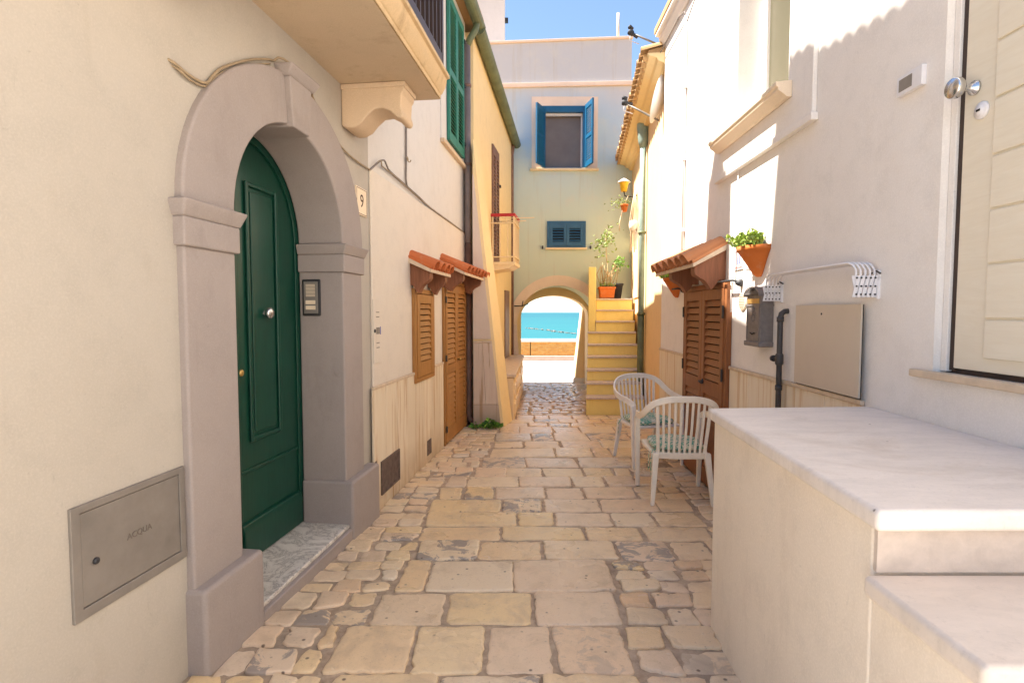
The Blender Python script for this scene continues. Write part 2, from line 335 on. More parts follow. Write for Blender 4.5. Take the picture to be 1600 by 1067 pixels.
# ------------------------------------------------------------------ mesh helpers
class Frame:
    """a wall: u runs along it, o out of it towards the alley, z up"""
    def __init__(s, a, e, out): s.a, s.e, s.o = Vector(a).to_2d() if len(a) > 2 else Vector(a), Vector(e).normalized(), Vector(out).normalized()
    def p(s, u, o, z): v = s.a + s.e * u + s.o * o; return (v.x, v.y, z)
WORLD = Frame((0, 0), (1, 0), (0, 1))
class MB:
    def __init__(s): s.v, s.f, s.sm = [], [], set()
    def add(s, vs, fs, smooth=False):
        n = len(s.v); s.v += [tuple(v) for v in vs]
        for f in fs:
            if smooth: s.sm.add(len(s.f))
            s.f.append([i + n for i in f])
        return s
    def box8(s, p): return s.add(p, [(0, 1, 2, 3), (4, 5, 6, 7), (0, 1, 5, 4), (1, 2, 6, 5), (2, 3, 7, 6), (3, 0, 4, 7)])
    def box(s, F, u0, u1, o0, o1, z0, z1):
        return s.box8([F.p(u, o, z) for z in (z0, z1) for u, o in ((u0, o0), (u1, o0), (u1, o1), (u0, o1))])
    def prism(s, F, poly, o0, o1):      # polygon in (u, z) pushed from o0 to o1
        n = len(poly); vs = [F.p(u, o0, z) for u, z in poly] + [F.p(u, o1, z) for u, z in poly]
        return s.add(vs, [list(range(n)), list(range(n, 2 * n))] + [(i, (i + 1) % n, n + (i + 1) % n, n + i) for i in range(n)])
    def prism_oz(s, F, poly, u0, u1):   # polygon in (o, z) pushed along u
        n = len(poly); vs = [F.p(u0, o, z) for o, z in poly] + [F.p(u1, o, z) for o, z in poly]
        return s.add(vs, [list(range(n)), list(range(n, 2 * n))] + [(i, (i + 1) % n, n + (i + 1) % n, n + i) for i in range(n)])
    def slab(s, poly, z0, z1):          # polygon in world (x, y)
        n = len(poly); vs = [(x, y, z0) for x, y in poly] + [(x, y, z1) for x, y in poly]
        return s.add(vs, [list(range(n)), list(range(n, 2 * n))] + [(i, (i + 1) % n, n + (i + 1) % n, n + i) for i in range(n)])
    def tube(s, pts, r, n=8, caps=True, ry=None):
        pts = [Vector(p) for p in pts]; m = len(pts); rs = r if isinstance(r, (list, tuple)) else [r] * m
        up = Vector((0, 0, 1)); vs = []
        for i, p in enumerate(pts):
            t = (pts[min(i + 1, m - 1)] - pts[max(i - 1, 0)]).normalized()
            a = t.cross(up) if abs(t.dot(up)) < .95 else (vs and Vector((1, 0, 0)).cross(t) or Vector((1, 0, 0)).cross(t))
            if i and a.normalized().dot(pa) < 0: a = -a
            a.normalize(); pa = a; b = t.cross(a).normalized()
            for k in range(n):
                q = 2 * math.pi * k / n; vs.append(p + a * math.cos(q) * rs[i] + b * math.sin(q) * (ry or rs[i]))
        fs = [(i * n + k, i * n + (k + 1) % n, (i + 1) * n + (k + 1) % n, (i + 1) * n + k) for i in range(m - 1) for k in range(n)]
        s.add(vs, fs, True)
        if caps: s.f += [[len(s.v) - m * n + k for k in range(n)], [len(s.v) - n + k for k in range(n)]]
        return s
    def lathe(s, base, axis, prof, n=20):   # profile (radius, height along axis)
        axis = Vector(axis).normalized(); a = axis.orthogonal().normalized(); b = axis.cross(a); base = Vector(base); vs = []
        for r, h in prof:
            for k in range(n):
                q = 2 * math.pi * k / n; vs.append(base + axis * h + (a * math.cos(q) + b * math.sin(q)) * r)
        m = len(prof)
        fs = [(i * n + k, i * n + (k + 1) % n, (i + 1) * n + (k + 1) % n, (i + 1) * n + k) for i in range(m - 1) for k in range(n)]
        s.add(vs, fs, True); s.f += [[len(s.v) - m * n + k for k in range(n)], [len(s.v) - n + k for k in range(n)]]
        return s
    def grid_wall(s, F, us, zs, holes, o0, o1):
        full = lambda i, j: 0 <= i < len(us) - 1 and 0 <= j < len(zs) - 1 and (i, j) not in holes
        for i in range(len(us) - 1):
            for j in range(len(zs) - 1):
                if not full(i, j): continue
                a, b, c, d = us[i], us[i + 1], zs[j], zs[j + 1]
                for o in (o0, o1): s.add([F.p(a, o, c), F.p(b, o, c), F.p(b, o, d), F.p(a, o, d)], [(0, 1, 2, 3)])
                for (di, dj, q) in ((-1, 0, ((a, c), (a, d))), (1, 0, ((b, c), (b, d))), (0, -1, ((a, c), (b, c))), (0, 1, ((a, d), (b, d)))):
                    if not full(i + di, j + dj):
                        (u, z), (w, y) = q; s.add([F.p(u, o0, z), F.p(w, o0, y), F.p(w, o1, y), F.p(u, o1, z)], [(0, 1, 2, 3)])
        return s
    def build(s, name, mat, parent=None, bevel=0, smooth=None, weld=True, segs=2):
        if not s.v: return None
        xs, ys, zs = zip(*s.v)
        o = Vector(((min(xs) + max(xs)) / 2, (min(ys) + max(ys)) / 2, min(zs)))
        me = bpy.data.meshes.new(name); bm = bmesh.new()
        vv = [bm.verts.new(Vector(v) - o) for v in s.v]
        for k, f in enumerate(s.f):
            try: fc = bm.faces.new([vv[i] for i in f]); fc.smooth = (k in s.sm) if smooth is None else smooth
            except ValueError: pass
        if weld: bmesh.ops.remove_doubles(bm, verts=bm.verts, dist=1e-5)
        bmesh.ops.recalc_face_normals(bm, faces=bm.faces)
        bm.to_mesh(me); bm.free()
        me.materials.append(MT[mat] if isinstance(mat, str) else mat)
        ob = bpy.data.objects.new(name, me); col.objects.link(ob)
        place(ob, o, parent)
        if bevel:
            m = ob.modifiers.new('bevel', 'BEVEL'); m.width = bevel; m.segments = segs; m.limit_method = 'ANGLE'; m.angle_limit = R(35)
            m.harden_normals = False
            for p in me.polygons: p.use_smooth = True
            w = ob.modifiers.new('wn', 'WEIGHTED_NORMAL'); w.keep_sharp = False
        return ob
WP = {}
def place(ob, w, parent):
    WP[ob.name] = Vector(w)
    if parent: ob.parent = parent; ob.location = Vector(w) - WP[parent.name]
    else: ob.location = w
def thing(name, loc, label, cat, group=None, kind=None):
    e = bpy.data.objects.new(name, None); e.empty_display_size = .1; col.objects.link(e); place(e, loc, None)
    return tag(e, label, cat, group, kind)
def node(name, loc, parent):          # an Empty part that holds sub-parts
    e = bpy.data.objects.new(name, None); e.empty_display_size = .05; col.objects.link(e); place(e, loc, parent); return e
def tag(o, label=None, cat=None, group=None, kind=None):
    if label: o['label'] = label
    if cat: o['category'] = cat
    if group: o['group'] = group
    if kind: o['kind'] = kind
    return o
def copy_at(src, w, parent):
    c = src.copy(); col.objects.link(c); place(c, w, parent); return c
def text_mesh(name, body, F, u, o, z, size, mat, parent, flip=1, depth=.0015):
    cu = bpy.data.curves.new(name, 'FONT'); cu.body = body; cu.size = size; cu.align_x = 'CENTER'; cu.align_y = 'CENTER'; cu.extrude = depth
    t = bpy.data.objects.new(name + '_tmp', cu); col.objects.link(t)
    dg = bpy.context.evaluated_depsgraph_get(); me = bpy.data.meshes.new_from_object(t.evaluated_get(dg))
    bpy.data.objects.remove(t)
    for v in me.vertices:
        p = F.p(u + flip * v.co.x, o + v.co.z, z + v.co.y); v.co = p
    me.materials.clear(); me.materials.append(MT[mat])
    c = Vector(F.p(u, o, z))
    for v in me.vertices: v.co = v.co - c
    ob = bpy.data.objects.new(name, me); col.objects.link(ob); place(ob, c, parent); return ob
def gz(y):
    if y < 4: return .06 * ((4 - y) / 2.0) if y > 1 else .09
    if y < 7: return 0.0
    if y < 11: return -.1 * (y - 7) / 4
    return -.1 - .2 * min(1, (y - 11) / 9)

tl = .128
FL = Frame((-1.56, 0), (tl, 1), (1, -tl))
FR = Frame((1.63, 0), (.018, 1), (-1, .018))
FA = Frame((0, 11.0), (1, 0), (0, -1))
FY = Frame((-.56, 7.1), (.56, 3.9), (3.9, -.56))
FO = Frame((1.81, 6.37), (.126, 1), (-1, .126))
def xl(y): return -1.56 + tl * y
def xr(y): return 1.63 + .018 * y

# ================================================================== GROUND
ground = MB()
ys = [-4 + .5 * i for i in range(0, 34)] + [12.6]
vs = [];
for y in ys:
    for x in (-9, -3, -1, 0, 1, 3, 9): vs.append((x, y, gz(y) - .0085))
fs = [(i * 7 + k, i * 7 + k + 1, (i + 1) * 7 + k + 1, (i + 1) * 7 + k) for i in range(len(ys) - 1) for k in range(6)]
ground.add(vs, fs, True)
alley = tag(ground.build('alley_pavement', 'mortar'), kind='structure')

def stone_mb(mb, quad, top, inset, dome, jit, r, corner=.22, zfun=None, depth=.05):
    """one paving stone with a wavy outline, worn arrises and a slightly domed top"""
    pts = []; n = 4
    for i in range(4):
        a, b = Vector(quad[i]), Vector(quad[(i + 1) % 4]); ln = (b - a).length
        m = max(3, min(11, int(ln / .04)))
        cut = min(.24, corner * (.5 + r.random()) * .06 / max(ln, .05))
        nor = Vector((b.y - a.y, a.x - b.x)).normalized()
        for k in range(m + 1):
            t = cut + (1 - 2 * cut) * k / m
            w_ = math.sin(k * 1.7 + i * 2.1 + a.x * 31) * jit * .6
            pts.append(a.lerp(b, t) + nor * (-abs(r.gauss(0, jit) + w_) - (jit * 2.2 if r.random() < .06 else 0) if 0 < k < m else -jit * 1.6 * r.random()))
    c = Vector((0, 0))
    for p in pts: c += p
    c /= len(pts); n = len(pts)
    tx, ty = r.gauss(0, .006), r.gauss(0, .006)
    zz = lambda p, e: (zfun(p.y) if zfun else 0) + top + e + (p.x - c.x) * tx + (p.y - c.y) * ty
    rings = [(0.0, -depth), (0.0, -.005), (inset * .45, -.0016), (inset, 0.0), (inset * 2.6, dome * .6)]
    vs = []
    for ins, e in rings:
        for p in pts:
            d = (c - p); q = p + d.normalized() * min(ins, d.length * .6); vs.append((q.x, q.y, zz(q, e)))
    vs.append((c.x, c.y, zz(c, dome)))
    fs = [(i * n + k, i * n + (k + 1) % n, (i + 1) * n + (k + 1) % n, (i + 1) * n + k) for i in range(len(rings) - 1) for k in range(n)]
    fs += [((len(rings) - 1) * n + k, (len(rings) - 1) * n + (k + 1) % n, len(rings) * n) for k in range(n)]
    mb.add(vs, fs, True)
rs = random.Random(21)
stones = []     # (quad, kind)
GAP = .009
def course(y0, y1, xs, skew=0, gap=GAP, big=True):
    for a, b in zip(xs[:-1], xs[1:]):
        kj = 1.0 if big else 1.5
        j = lambda s: rs.gauss(0, s) * kj
        g = gap / 2
        sk = lambda x: skew * x
        stones.append(([(a + g + j(.008), y0 + g + sk(a) + j(.007)), (b - g + j(.008), y0 + g + sk(b) + j(.007)), (b - g + j(.008), y1 - g + sk(b) + j(.007)), (a + g + j(.008), y1 - g + sk(a) + j(.007))], big))
def split(a, b, lo, hi):
    xs = [a]
    while xs[-1] < b - hi: xs.append(xs[-1] + rs.uniform(lo, hi))
    if b - xs[-1] > lo * .6: xs.append(b)
    else: xs[-1] = b
    return xs
def cobbles(xa, xb, y0, y1, lo=.12, hi=.21, h=.145):
    n = max(1, round((y1 - y0) / h)); hh = (y1 - y0) / n
    for i in range(n):
        a = xa(y0 + (i + .5) * hh); b = xb(y0 + (i + .5) * hh)
        if b - a > .07: course(y0 + i * hh, y0 + (i + 1) * hh, split(a, b, lo, hi), 0, .006, False)
rows = [(1.42, 1.78, [-.80, -.42, -.02, .38, .56]), (1.78, 2.10, [-.72, -.3, .1, .52]), (2.10, 2.46, [-.77, -.44, -.125, .185, .50]), (2.46, 2.78, [-.68, -.34, .10, .53]),
        (2.78, 3.17, [-.63, -.46, .025, .565]), (3.17, 3.47, [-.59, -.18, .19, .67, 1.0, 1.24]), (3.47, 3.73, [-.62, -.065, .51, .87, 1.34]),
        (3.73, 4.02, [-.63, .045, .31, .74, 1.03, 1.38]), (4.02, 4.31, [-.64, -.08, .24, .68, 1.13, 1.40]), (4.31, 4.61, [-.60, -.41, -.13, .29, .59, 1.02]),
        (4.61, 4.91, [-.58, -.39, .045, .53, .84, 1.10]), (4.91, 5.21, [-.36, -.06, .30, .69, .97, 1.12]), (5.21, 5.57, [-.31, .14, .65, 1.22]),
        (5.57, 5.96, [-.25, .45, .86, 1.05, 1.34]), (5.96, 6.28, [-.22, .15, .55, 1.02, 1.45]), (6.28, 6.68, [-.20, .22, .50, .93, 1.42]), (6.68, 7.08, [-.16, .10, .52, .86, 1.30]),
        (7.08, 7.36, [-.10, .22, .47, .80, 1.12, 1.5]), (7.36, 7.66, [-.02, .30, .66, .9, 1.25]), (7.66, 8.0, [.06, .33, .55, .88, 1.1, 1.4])]
for k, (y0, y1, xs) in enumerate(rows):
    course(y0, y1, [x + (rs.gauss(0, .012) if 0 < i < len(xs) - 1 else 0) for i, x in enumerate(xs)], rs.uniform(-.012, .012))
    ym = (y0 + y1) / 2
    lo, hi, h = (.12, .20, .15) if y1 < 7 else (.18, .3, .2)
    if y1 < 7.1: cobbles(lambda y: xl(y) + (.06 if 2.05 < y < 4.0 else .015), lambda y: xs[0] - .012, y0, y1, lo, hi, h)
    rlim = (lambda y: .895 + .0687 * (y - 2.0)) if y1 < 2.6 else (lambda y: xr(y) - .02)
    if y1 > 6.4: rlim = lambda y: FO.p(y - 6.37, 0, 0)[0] - .02
    if y1 <= 8.0: cobbles(lambda y: xs[-1] + .012, rlim, y0, y1, lo + .01, hi + .03, h)
stones.sort(key=lambda s: min(p[1] for p in s[0]))
nst = 0; rest = MB()
def area_px(s):
    q = s[0]; w = q[1][0] - q[0][0]; d = q[2][1] - q[1][1]; y = max(q[0][1], 2.0); return w * d / y ** 3
order = sorted([s for s in stones], key=lambda s: -area_px(s)); keep = set(id(s) for s in order[:300])
for s in stones:
    q, big = s
    mb = MB() if id(s) in keep else rest
    if big: stone_mb(mb, q, rs.gauss(0, .003), .009, .0012, .0048, rs, .34, gz)
    else: stone_mb(mb, q, rs.gauss(0, .004), .008, .0012, .0045, rs, .36, gz)
    if mb is not rest: mb.build('paving_stone', 'stone', alley, weld=False)
# worn cobbles running under the arch, too fine to pick apart
y = 8.0
while y < 12.45:
    h = rs.uniform(.16, .22); a = max(.02 + .075 * (y - 7.6), .03) if y < 11 else .12; b = 1.12 + .155 * (y - 8.0) if y < 11 else 1.78
    xs = split(a, b, .15, .34)
    for p, q in zip(xs[:-1], xs[1:]):
        stone_mb(rest, [(p + .012, y + .012), (q - .012, y + .012), (q - .012, y + h - .012), (p + .012, y + h - .012)], rs.gauss(0, .004), .016, .006, .006, rs, .6, gz)
    y += h
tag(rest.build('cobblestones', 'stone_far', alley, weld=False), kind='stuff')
bk_ = MB(); bk_.add([(-14, -14, .095), (14, -14, .095), (14, 1.3, .095), (-14, 1.3, .095)], [(0, 1, 2, 3)])
tag(bk_.build('piazza_pavement', 'bounce_paving'), kind='structure')  # invented open ground behind the camera, unseen, added to bounce sunlight
pz = MB(); pz.add([(-14, 12.55, gz(12.5) - .004), (16, 12.55, gz(12.5) - .004), (16, 20.6, -.30), (-14, 20.6, -.30), (-14, 20.6, -3), (16, 20.6, -3)], [(0, 1, 2, 3), (3, 2, 5, 4)])
tag(pz.build('piazza_pavement', 'piazza'), kind='structure')
cl = MB(); cl.add([(-400, 20.7, -2), (400, 20.7, -2), (400, 34, -19), (-400, 34, -19)], [(0, 1, 2, 3)])
tag(cl.build('cliff_terrain', 'rock'), kind='structure')
sea = MB(); sea.add([(-30000, 22, -18), (30000, 22, -18), (30000, 42000, -18), (-30000, 42000, -18)], [(0, 1, 2, 3)])
tag(sea.build('sea', 'sea'), kind='structure')
hl = MB(); rh = random.Random(5); n = 70
for i in range(n + 1):
    x = -9000 + 18000 * i / n; hgt = 120 + 260 * (math.sin(i * .21) ** 2) * (.5 + rh.random() * .4) * max(0, 1 - abs(i - 30) / 42)
    hl.v += [(x, 17000, -18), (x, 18200, hgt), (x, 21000, -18)]
for i in range(n): hl.f += [[i * 3, i * 3 + 3, i * 3 + 4, i * 3 + 1], [i * 3 + 1, i * 3 + 4, i * 3 + 5, i * 3 + 2]]
tag(hl.build('far_coast_hills', 'hill', smooth=True), kind='structure')

# ================================================================== shared builders
def shutter_leaf(F, u0, u1, z0, z1, o, mat, parent, panels, th=.035, stile=.06, rail=.075, pitch=.05, closed=.40, name='shutter_leaf', slat_shade=True):
    """louvred leaf: frame plus single slats; panels = list of (za, zb) louvred fields"""
    fr = MB(); s = 1 if u1 > u0 else -1
    fr.box(F, u0, u0 + stile, o - th, o, z0, z1); fr.box(F, u1 - stile, u1, o - th, o, z0, z1)
    edges = [z0] + [v for p in panels for v in p] + [z1]
    for k in range(0, len(edges), 2):
        fr.box(F, u0 + stile, u1 - stile, o - th, o - .001, edges[k], edges[k + 1])
    leaf = fr.build(name, mat, parent, bevel=.003)
    bk = MB() if slat_shade else None
    if slat_shade: bk.box(F, u0 + stile, u1 - stile, o - th - .006, o - th + .002, z0 + .03, z1 - .03)  # black sheet standing in for the shade between the slats
    if slat_shade: bk.build('slat_shade', 'black', leaf)
    first = None
    for za, zb in panels:
        nsl = max(2, int(round((zb - za) / pitch))); pt = (zb - za) / nsl
        for k in range(nsl):
            zc = za + (k + .5) * pt
            if first is None or abs(first[1] - pt) > 1e-6:
                m = MB(); a, b = u0 + stile + .001, u1 - stile - .001; hh = pt * closed
                m.prism_oz(F, [(o - th + .004, zc + hh), (o - th + .012, zc + hh + .003), (o - .003, zc - hh + .004), (o - .010, zc - hh)], a, b)
                ob = m.build('slat', mat, leaf); first = (ob, pt, zc, WP[ob.name].copy())
            else: copy_at(first[0], first[3] + Vector((0, 0, zc - first[2])), leaf)
    return leaf

def tile_mesh(mb, p0, p1, r0, r1, side, up, th=.012, n=8, flip=False):
    """barrel tile running from p0 (high) to p1 (low)"""
    p0, p1, side, up = Vector(p0), Vector(p1), Vector(side).normalized(), Vector(up).normalized(); vs = []
    for p, r in ((p0, r0), (p1, r1)):
        for rr in (r, r - th):
            for k in range(n + 1):
                a = math.pi * k / n; h = math.sin(a) * rr * .85 * (-1 if flip else 1); vs.append(p + side * math.cos(a) * rr + up * h)
    m = n + 1; fs = []
    for k in range(n):
        fs += [(k, k + 1, 2 * m + k + 1, 2 * m + k), (m + k, m + k + 1, 3 * m + k + 1, 3 * m + k), (k, k + 1, m + k + 1, m + k), (2 * m + k, 2 * m + k + 1, 3 * m + k + 1, 3 * m + k)]
    fs += [(0, m, 3 * m, 2 * m), (n, m + n, 3 * m + n, 2 * m + n)]
    mb.add(vs, fs, False)
def canopy(F, u0, u1, zw, zo, depth, ntile, tmat, parent, brackets, bz, bdepth):
    c = node('door_canopy', F.p((u0 + u1) / 2, 0, zw), parent)
    bd = MB(); bd.prism_oz(F, [(0.0, zw - .055), (0.0, zw - .01), (depth - .03, zo - .015), (depth - .03, zo - .045)], u0 + .005, u1 - .005); bd.build('board', 'trav_cap', c, bevel=.004)
    pitch = (u1 - u0) / ntile; side = Vector((F.e.x, F.e.y, 0)); ln = Vector(F.p(0, depth, zo)) - Vector(F.p(0, 0, zw)); up = side.cross(ln).normalized()
    if up.z < 0: up = -up
    for k in range(ntile):
        u = u0 + (k + .5) * pitch
        m = MB(); tile_mesh(m, F.p(u, 0.0, zw), F.p(u, depth + rnd.uniform(-.008, .012), zo + rnd.uniform(-.004, .004)), pitch * .40, pitch * .46, side, up); m.build('roof_tile', tmat, c, smooth=False)
    for k in range(ntile + 1):
        u = min(max(u0 + k * pitch, u0 + pitch * .3), u1 - pitch * .3)
        m = MB(); tile_mesh(m, F.p(u, 0.0, zw + .012), F.p(u, depth - .02, zo + .012), pitch * .30, pitch * .30, side, up, flip=True); m.build('roof_tile', tmat, c)
    for ub in brackets:
        prof = [(0, zw - .056), (bdepth, zw - .056 - (zw - zo) * bdepth / depth)]
        H = prof[1][1]; nz = bz
        prof += [(bdepth, H - .05), (bdepth - .01, H - .075), (bdepth * .80, H - .10), (bdepth * .68, H - .115), (bdepth * .56, H - .15), (bdepth * .46, H - .19), (bdepth * .34, (H - .19 + nz) / 2 - .01), (bdepth * .18, nz + .012), (.05, nz), (0, nz)]
        m = MB(); m.prism_oz(F, prof, ub - .05, ub + .05); m.build('bracket', 'wood_dark', c, bevel=.006)
    return c
def leaves(mb, base, n, spread, size, r, up=.6, zmin=-9, flat=.35):
    for i in range(n):
        d = Vector((r.gauss(0, 1), r.gauss(0, 1), abs(r.gauss(0, up)))); p = Vector(base) + Vector((d.x * spread[0], d.y * spread[1], d.z * spread[2]))
        leaf(mb, p, Vector((r.gauss(0, 1), r.gauss(0, 1), r.uniform(.1, 1.2))), size * r.uniform(.6, 1.3), r, flat)
def leaf(mb, p, d, ln, r, w=.35):
    d = d.normalized(); s = d.cross(Vector((r.gauss(0, 1), r.gauss(0, 1), r.gauss(0, 1)))).normalized() * ln * w; nrm = d.cross(s).normalized() * ln * .12
    mb.add([p, p + d * ln * .35 + s + nrm, p + d * ln * .8 + s * .7, p + d * ln, p + d * ln * .8 - s * .7, p + d * ln * .35 - s + nrm, p + d * ln * .5 - nrm], [(0, 1, 6), (1, 2, 6), (2, 3, 6), (3, 4, 6), (4, 5, 6), (5, 0, 6)])

# ================================================================== LEFT WHITE HOUSE
hl_ = thing('house', FL.p(3, 0, 0), 'cream house on the left with the arched green door and stone balcony', 'house')
UC, SP, RI = 2.985, 1.93, .545       # centre of the door arch, springing height, inner radius
RW = RI + .06
def arch_z(u): return SP + math.sqrt(max(0, RW ** 2 - (u - UC) ** 2))
EAVE, EAVE_HI, USPL = 5.28, 6.78, 3.47
def wall_with_arch(mb, u0, u1, ztop, o0, o1):
    nseg = 24
    mb.box(FL, u0, UC - RW, o0, o1, -.3, ztop); mb.box(FL, UC + RW, u1, o0, o1, -.3, ztop)
    us = [UC - RW * math.cos(math.pi * k / nseg) for k in range(nseg + 1)]
    for a, b in zip(us[:-1], us[1:]):
        mb.box8([FL.p(a, o0, arch_z(a)), FL.p(b, o0, arch_z(b)), FL.p(b, o1, arch_z(b)), FL.p(a, o1, arch_z(a)), FL.p(a, o0, ztop), FL.p(b, o0, ztop), FL.p(b, o1, ztop), FL.p(a, o1, ztop)])
w = MB(); wall_with_arch(w, .45, 4.05, EAVE, -.45, 0); w.build('wall', 'cream', hl_)
w = MB(); w.box(FL, .45, USPL, -.45, -.001, EAVE + .001, EAVE_HI); w.build('upper_wall', 'cream', hl_)
w = MB(); w.box(FL, 4.051, 7.42, -.45, 0, -.3, EAVE); w.build('wall', 'white_left', hl_)
w = MB(); w.box(FL, 4.051, 7.42, 0, .018, -.3, 2.54); w.build('lower_wall', 'tan_left', hl_, bevel=.008)
w = MB(); w.box(FL, 7.42, 7.47, -5, -.02, -.3, EAVE); w.build('end_wall', 'white_left', hl_)
w = MB(); w.prism_oz(FL, [(.24, EAVE + .02), (.24, EAVE + .06), (-5, EAVE + 1.7), (-5, EAVE + .0)], USPL, 7.5); w.build('roof', 'tile_old', hl_)
w = MB(); w.prism_oz(FL, [(.24, EAVE_HI + .02), (.24, EAVE_HI + .06), (-5, EAVE_HI + 1.7), (-5, EAVE_HI + .0)], .45, USPL); w.build('roof', 'tile_old', hl_)
w = MB(); w.box(FL, .45, .75, -5, -.45, -.3, EAVE_HI); w.build('end_wall', 'cream', hl_)  # unseen near end, house cut short here to let sun in behind the camera
w = MB(); w.box(FL, USPL - .3, USPL, -5, -.45, EAVE, EAVE_HI); w.build('gable_wall', 'cream', hl_)
rf = node('eave', FL.p(2, .2, EAVE_HI), hl_)
for k in range(22):
    m = MB(); u = 1.0 + k * .112; tile_mesh(m, FL.p(u, -.15, EAVE_HI + .20), FL.p(u, .30, EAVE_HI + .10), .055, .062, (FL.e.x, FL.e.y, 0), (0, 0, 1)); m.build('roof_tile', 'tile_old', rf)
w = MB(); w.box(FL, 4.20, 4.72, -.75, -.35, EAVE, 7.35); w.lathe(FL.p(4.46, -.55, 7.35), (0, 0, 1), [(.21, 0), (.20, .25), (.14, .42), (.1, .42)], 14); w.build('chimney', 'white_left', hl_)
g = MB(); gp = []
def gutter(mb, F, u0, z0, u1, z1, o, r):
    n = 8; vs = []
    for (u, z) in ((u0, z0), (u1, z1)):
        for rr in (r, r * .86):
            for k in range(n + 1):
                a = math.pi * k / n; vs.append(F.p(u, o + math.cos(a) * rr, z - math.sin(a) * rr))
    m = n + 1; fs = []
    for k in range(n): fs += [(k, k + 1, 2 * m + k + 1, 2 * m + k), (m + k, m + k + 1, 3 * m + k + 1, 3 * m + k), (k, k + 1, m + k + 1, m + k), (2 * m + k, 2 * m + k + 1, 3 * m + k + 1, 3 * m + k)]
    mb.add(vs, fs)
gutter(g, FL, USPL, EAVE, 7.50, EAVE - .03, .19, .075)
g.lathe(FL.p(7.5, .19, EAVE - .03), FL.e.to_3d(), [(.07, -.01), (.07, .005)], 16)
gt = g.build('gutter', 'gutter_green', hl_)
g = MB(); g.tube([FL.p(7.27, .19, EAVE - .07), FL.p(7.27, .17, EAVE - .17), FL.p(7.27, .10, EAVE - .27), FL.p(7.27, .06, EAVE - .36)], .042, 10); g.build('gutter_elbow', 'gutter_green', hl_)
# travertine wainscot, slab by slab
u = 4.0; rt = random.Random(4); panes = []
while u < 6.02:
    wd = rt.uniform(.24, .34); e = min(u + wd, 6.05)
    if 6.05 - e < .1: e = 6.05
    panes.append((u, e)); u = e
vent = (4.13, 4.545, .10, .36)
for a, b in panes + [(7.22, 7.41)]:
    m = MB(); m.box(FL, a + .004, b - .004, .019, .034, -.1, .925); m.build('travertine_panel', 'trav', hl_, bevel=.002)
for a, b in ((4.0, 6.05), (7.22, 7.41)):
    m = MB(); m.box(FL, a, b, .019, .042, .925, .95); m.build('wainscot_cap', 'trav_cap', hl_, bevel=.005)
# ---- door surround
sd = node('door_surround', FL.p(UC, .02, 0), hl_)
ui, uo_, ur, uro = UC - RI, 2.125, UC + RI, 3.83
PROUD = .035
def ring(mb, ri, ro_h, ro_v, o0, o1, n=36):
    vs = []
    for k in range(n + 1):
        a = math.pi * k / n; c, s_ = -math.cos(a), math.sin(a)
        for (rx, rz) in ((ri, ri), (ro_h, ro_v)):
            for o in (o0, o1): vs.append(FL.p(UC + rx * c, o, SP + rz * s_))
    fs = []
    for k in range(n):
        b = 4 * k; fs += [(b, b + 1, b + 5, b + 4), (b + 2, b + 3, b + 7, b + 6), (b, b + 2, b + 6, b + 4), (b + 1, b + 3, b + 7, b + 5)]
    fs += [(0, 1, 3, 2), (4 * n, 4 * n + 1, 4 * n + 3, 4 * n + 2)]
    mb.add(vs, fs)
m = MB(); ring(m, RI - .001, .862, .80, -.27, PROUD); m.build('arch_ring', 'grey', sd, bevel=.012)
for a, b, lo, hi in ((uo_, ui, 1, 0), (ur, uro, 0, 1)):
    m = MB(); m.box(FL, a - (.0), b, -.27, PROUD - .003, .35, 1.76); m.build('jamb', 'grey', sd, bevel=.012)
    e0, e1 = (a - .02 * lo, b + .02 * lo) if lo else (a - .02, b + .02)
    m = MB(); m.box(FL, e0 + .005, e1 - .005, -.27, PROUD + .012, 1.755, 1.868); m.build('impost', 'grey', sd, bevel=.008)
    m = MB(); x0, x1 = e0 - .02, e1 + .02; q = PROUD + .012
    m.box8([FL.p(x0 + .02, -.27, 1.866), FL.p(x1 - .02, -.27, 1.866), FL.p(x1 - .02, q, 1.866), FL.p(x0 + .02, q, 1.866), FL.p(x0, -.27, 1.932), FL.p(x1, -.27, 1.932), FL.p(x1, q + .03, 1.932), FL.p(x0, q + .03, 1.932)]); m.build('capital', 'grey', sd, bevel=.01)
    m = MB(); pa, pb = (a - .012, b + .075) if lo else (a + .075 - .0 , b + .15)
    if not lo: pa = a - .02
    m.box(FL, pa, pb, -.27, PROUD + .05, -.2, .40); m.build('pedestal', 'grey', sd, bevel=.02, segs=3)
m = MB(); n0, n1 = .088, .145
m.box8([FL.p(UC - n0, -.20, SP + RI - .02), FL.p(UC + n0, -.20, SP + RI - .02), FL.p(UC + n0, PROUD + .03, SP + RI - .02), FL.p(UC - n0, PROUD + .03, SP + RI - .02), FL.p(UC - n1 + .03, -.2, 2.72), FL.p(UC + n1 - .03, -.2, 2.72), FL.p(UC + n1 - .03, PROUD + .03, 2.72), FL.p(UC - n1 + .03, PROUD + .03, 2.72)])
m.build('keystone', 'grey', sd, bevel=.008)
m = MB(); m.box8([FL.p(UC - .13, -.01, 2.70), FL.p(UC + .13, -.01, 2.70), FL.p(UC + .13, PROUD + .035, 2.70), FL.p(UC - .13, PROUD + .035, 2.70), FL.p(UC - .155, -.01, 2.755), FL.p(UC + .155, -.01, 2.755), FL.p(UC + .155, PROUD + .07, 2.755), FL.p(UC - .155, PROUD + .07, 2.755)]); m.build('keystone_cap', 'grey', sd, bevel=.012)
m = MB(); m.box(FL, ui + .074, ur - .021, -.30, PROUD + .045, -.2, .095); m.build('plinth', 'grey', sd, bevel=.01)
m = MB(); m.box(FL, ui + .02, ur - .01, -.44, PROUD + .02, .094, .118); m.build('threshold', 'marble', sd, bevel=.006)
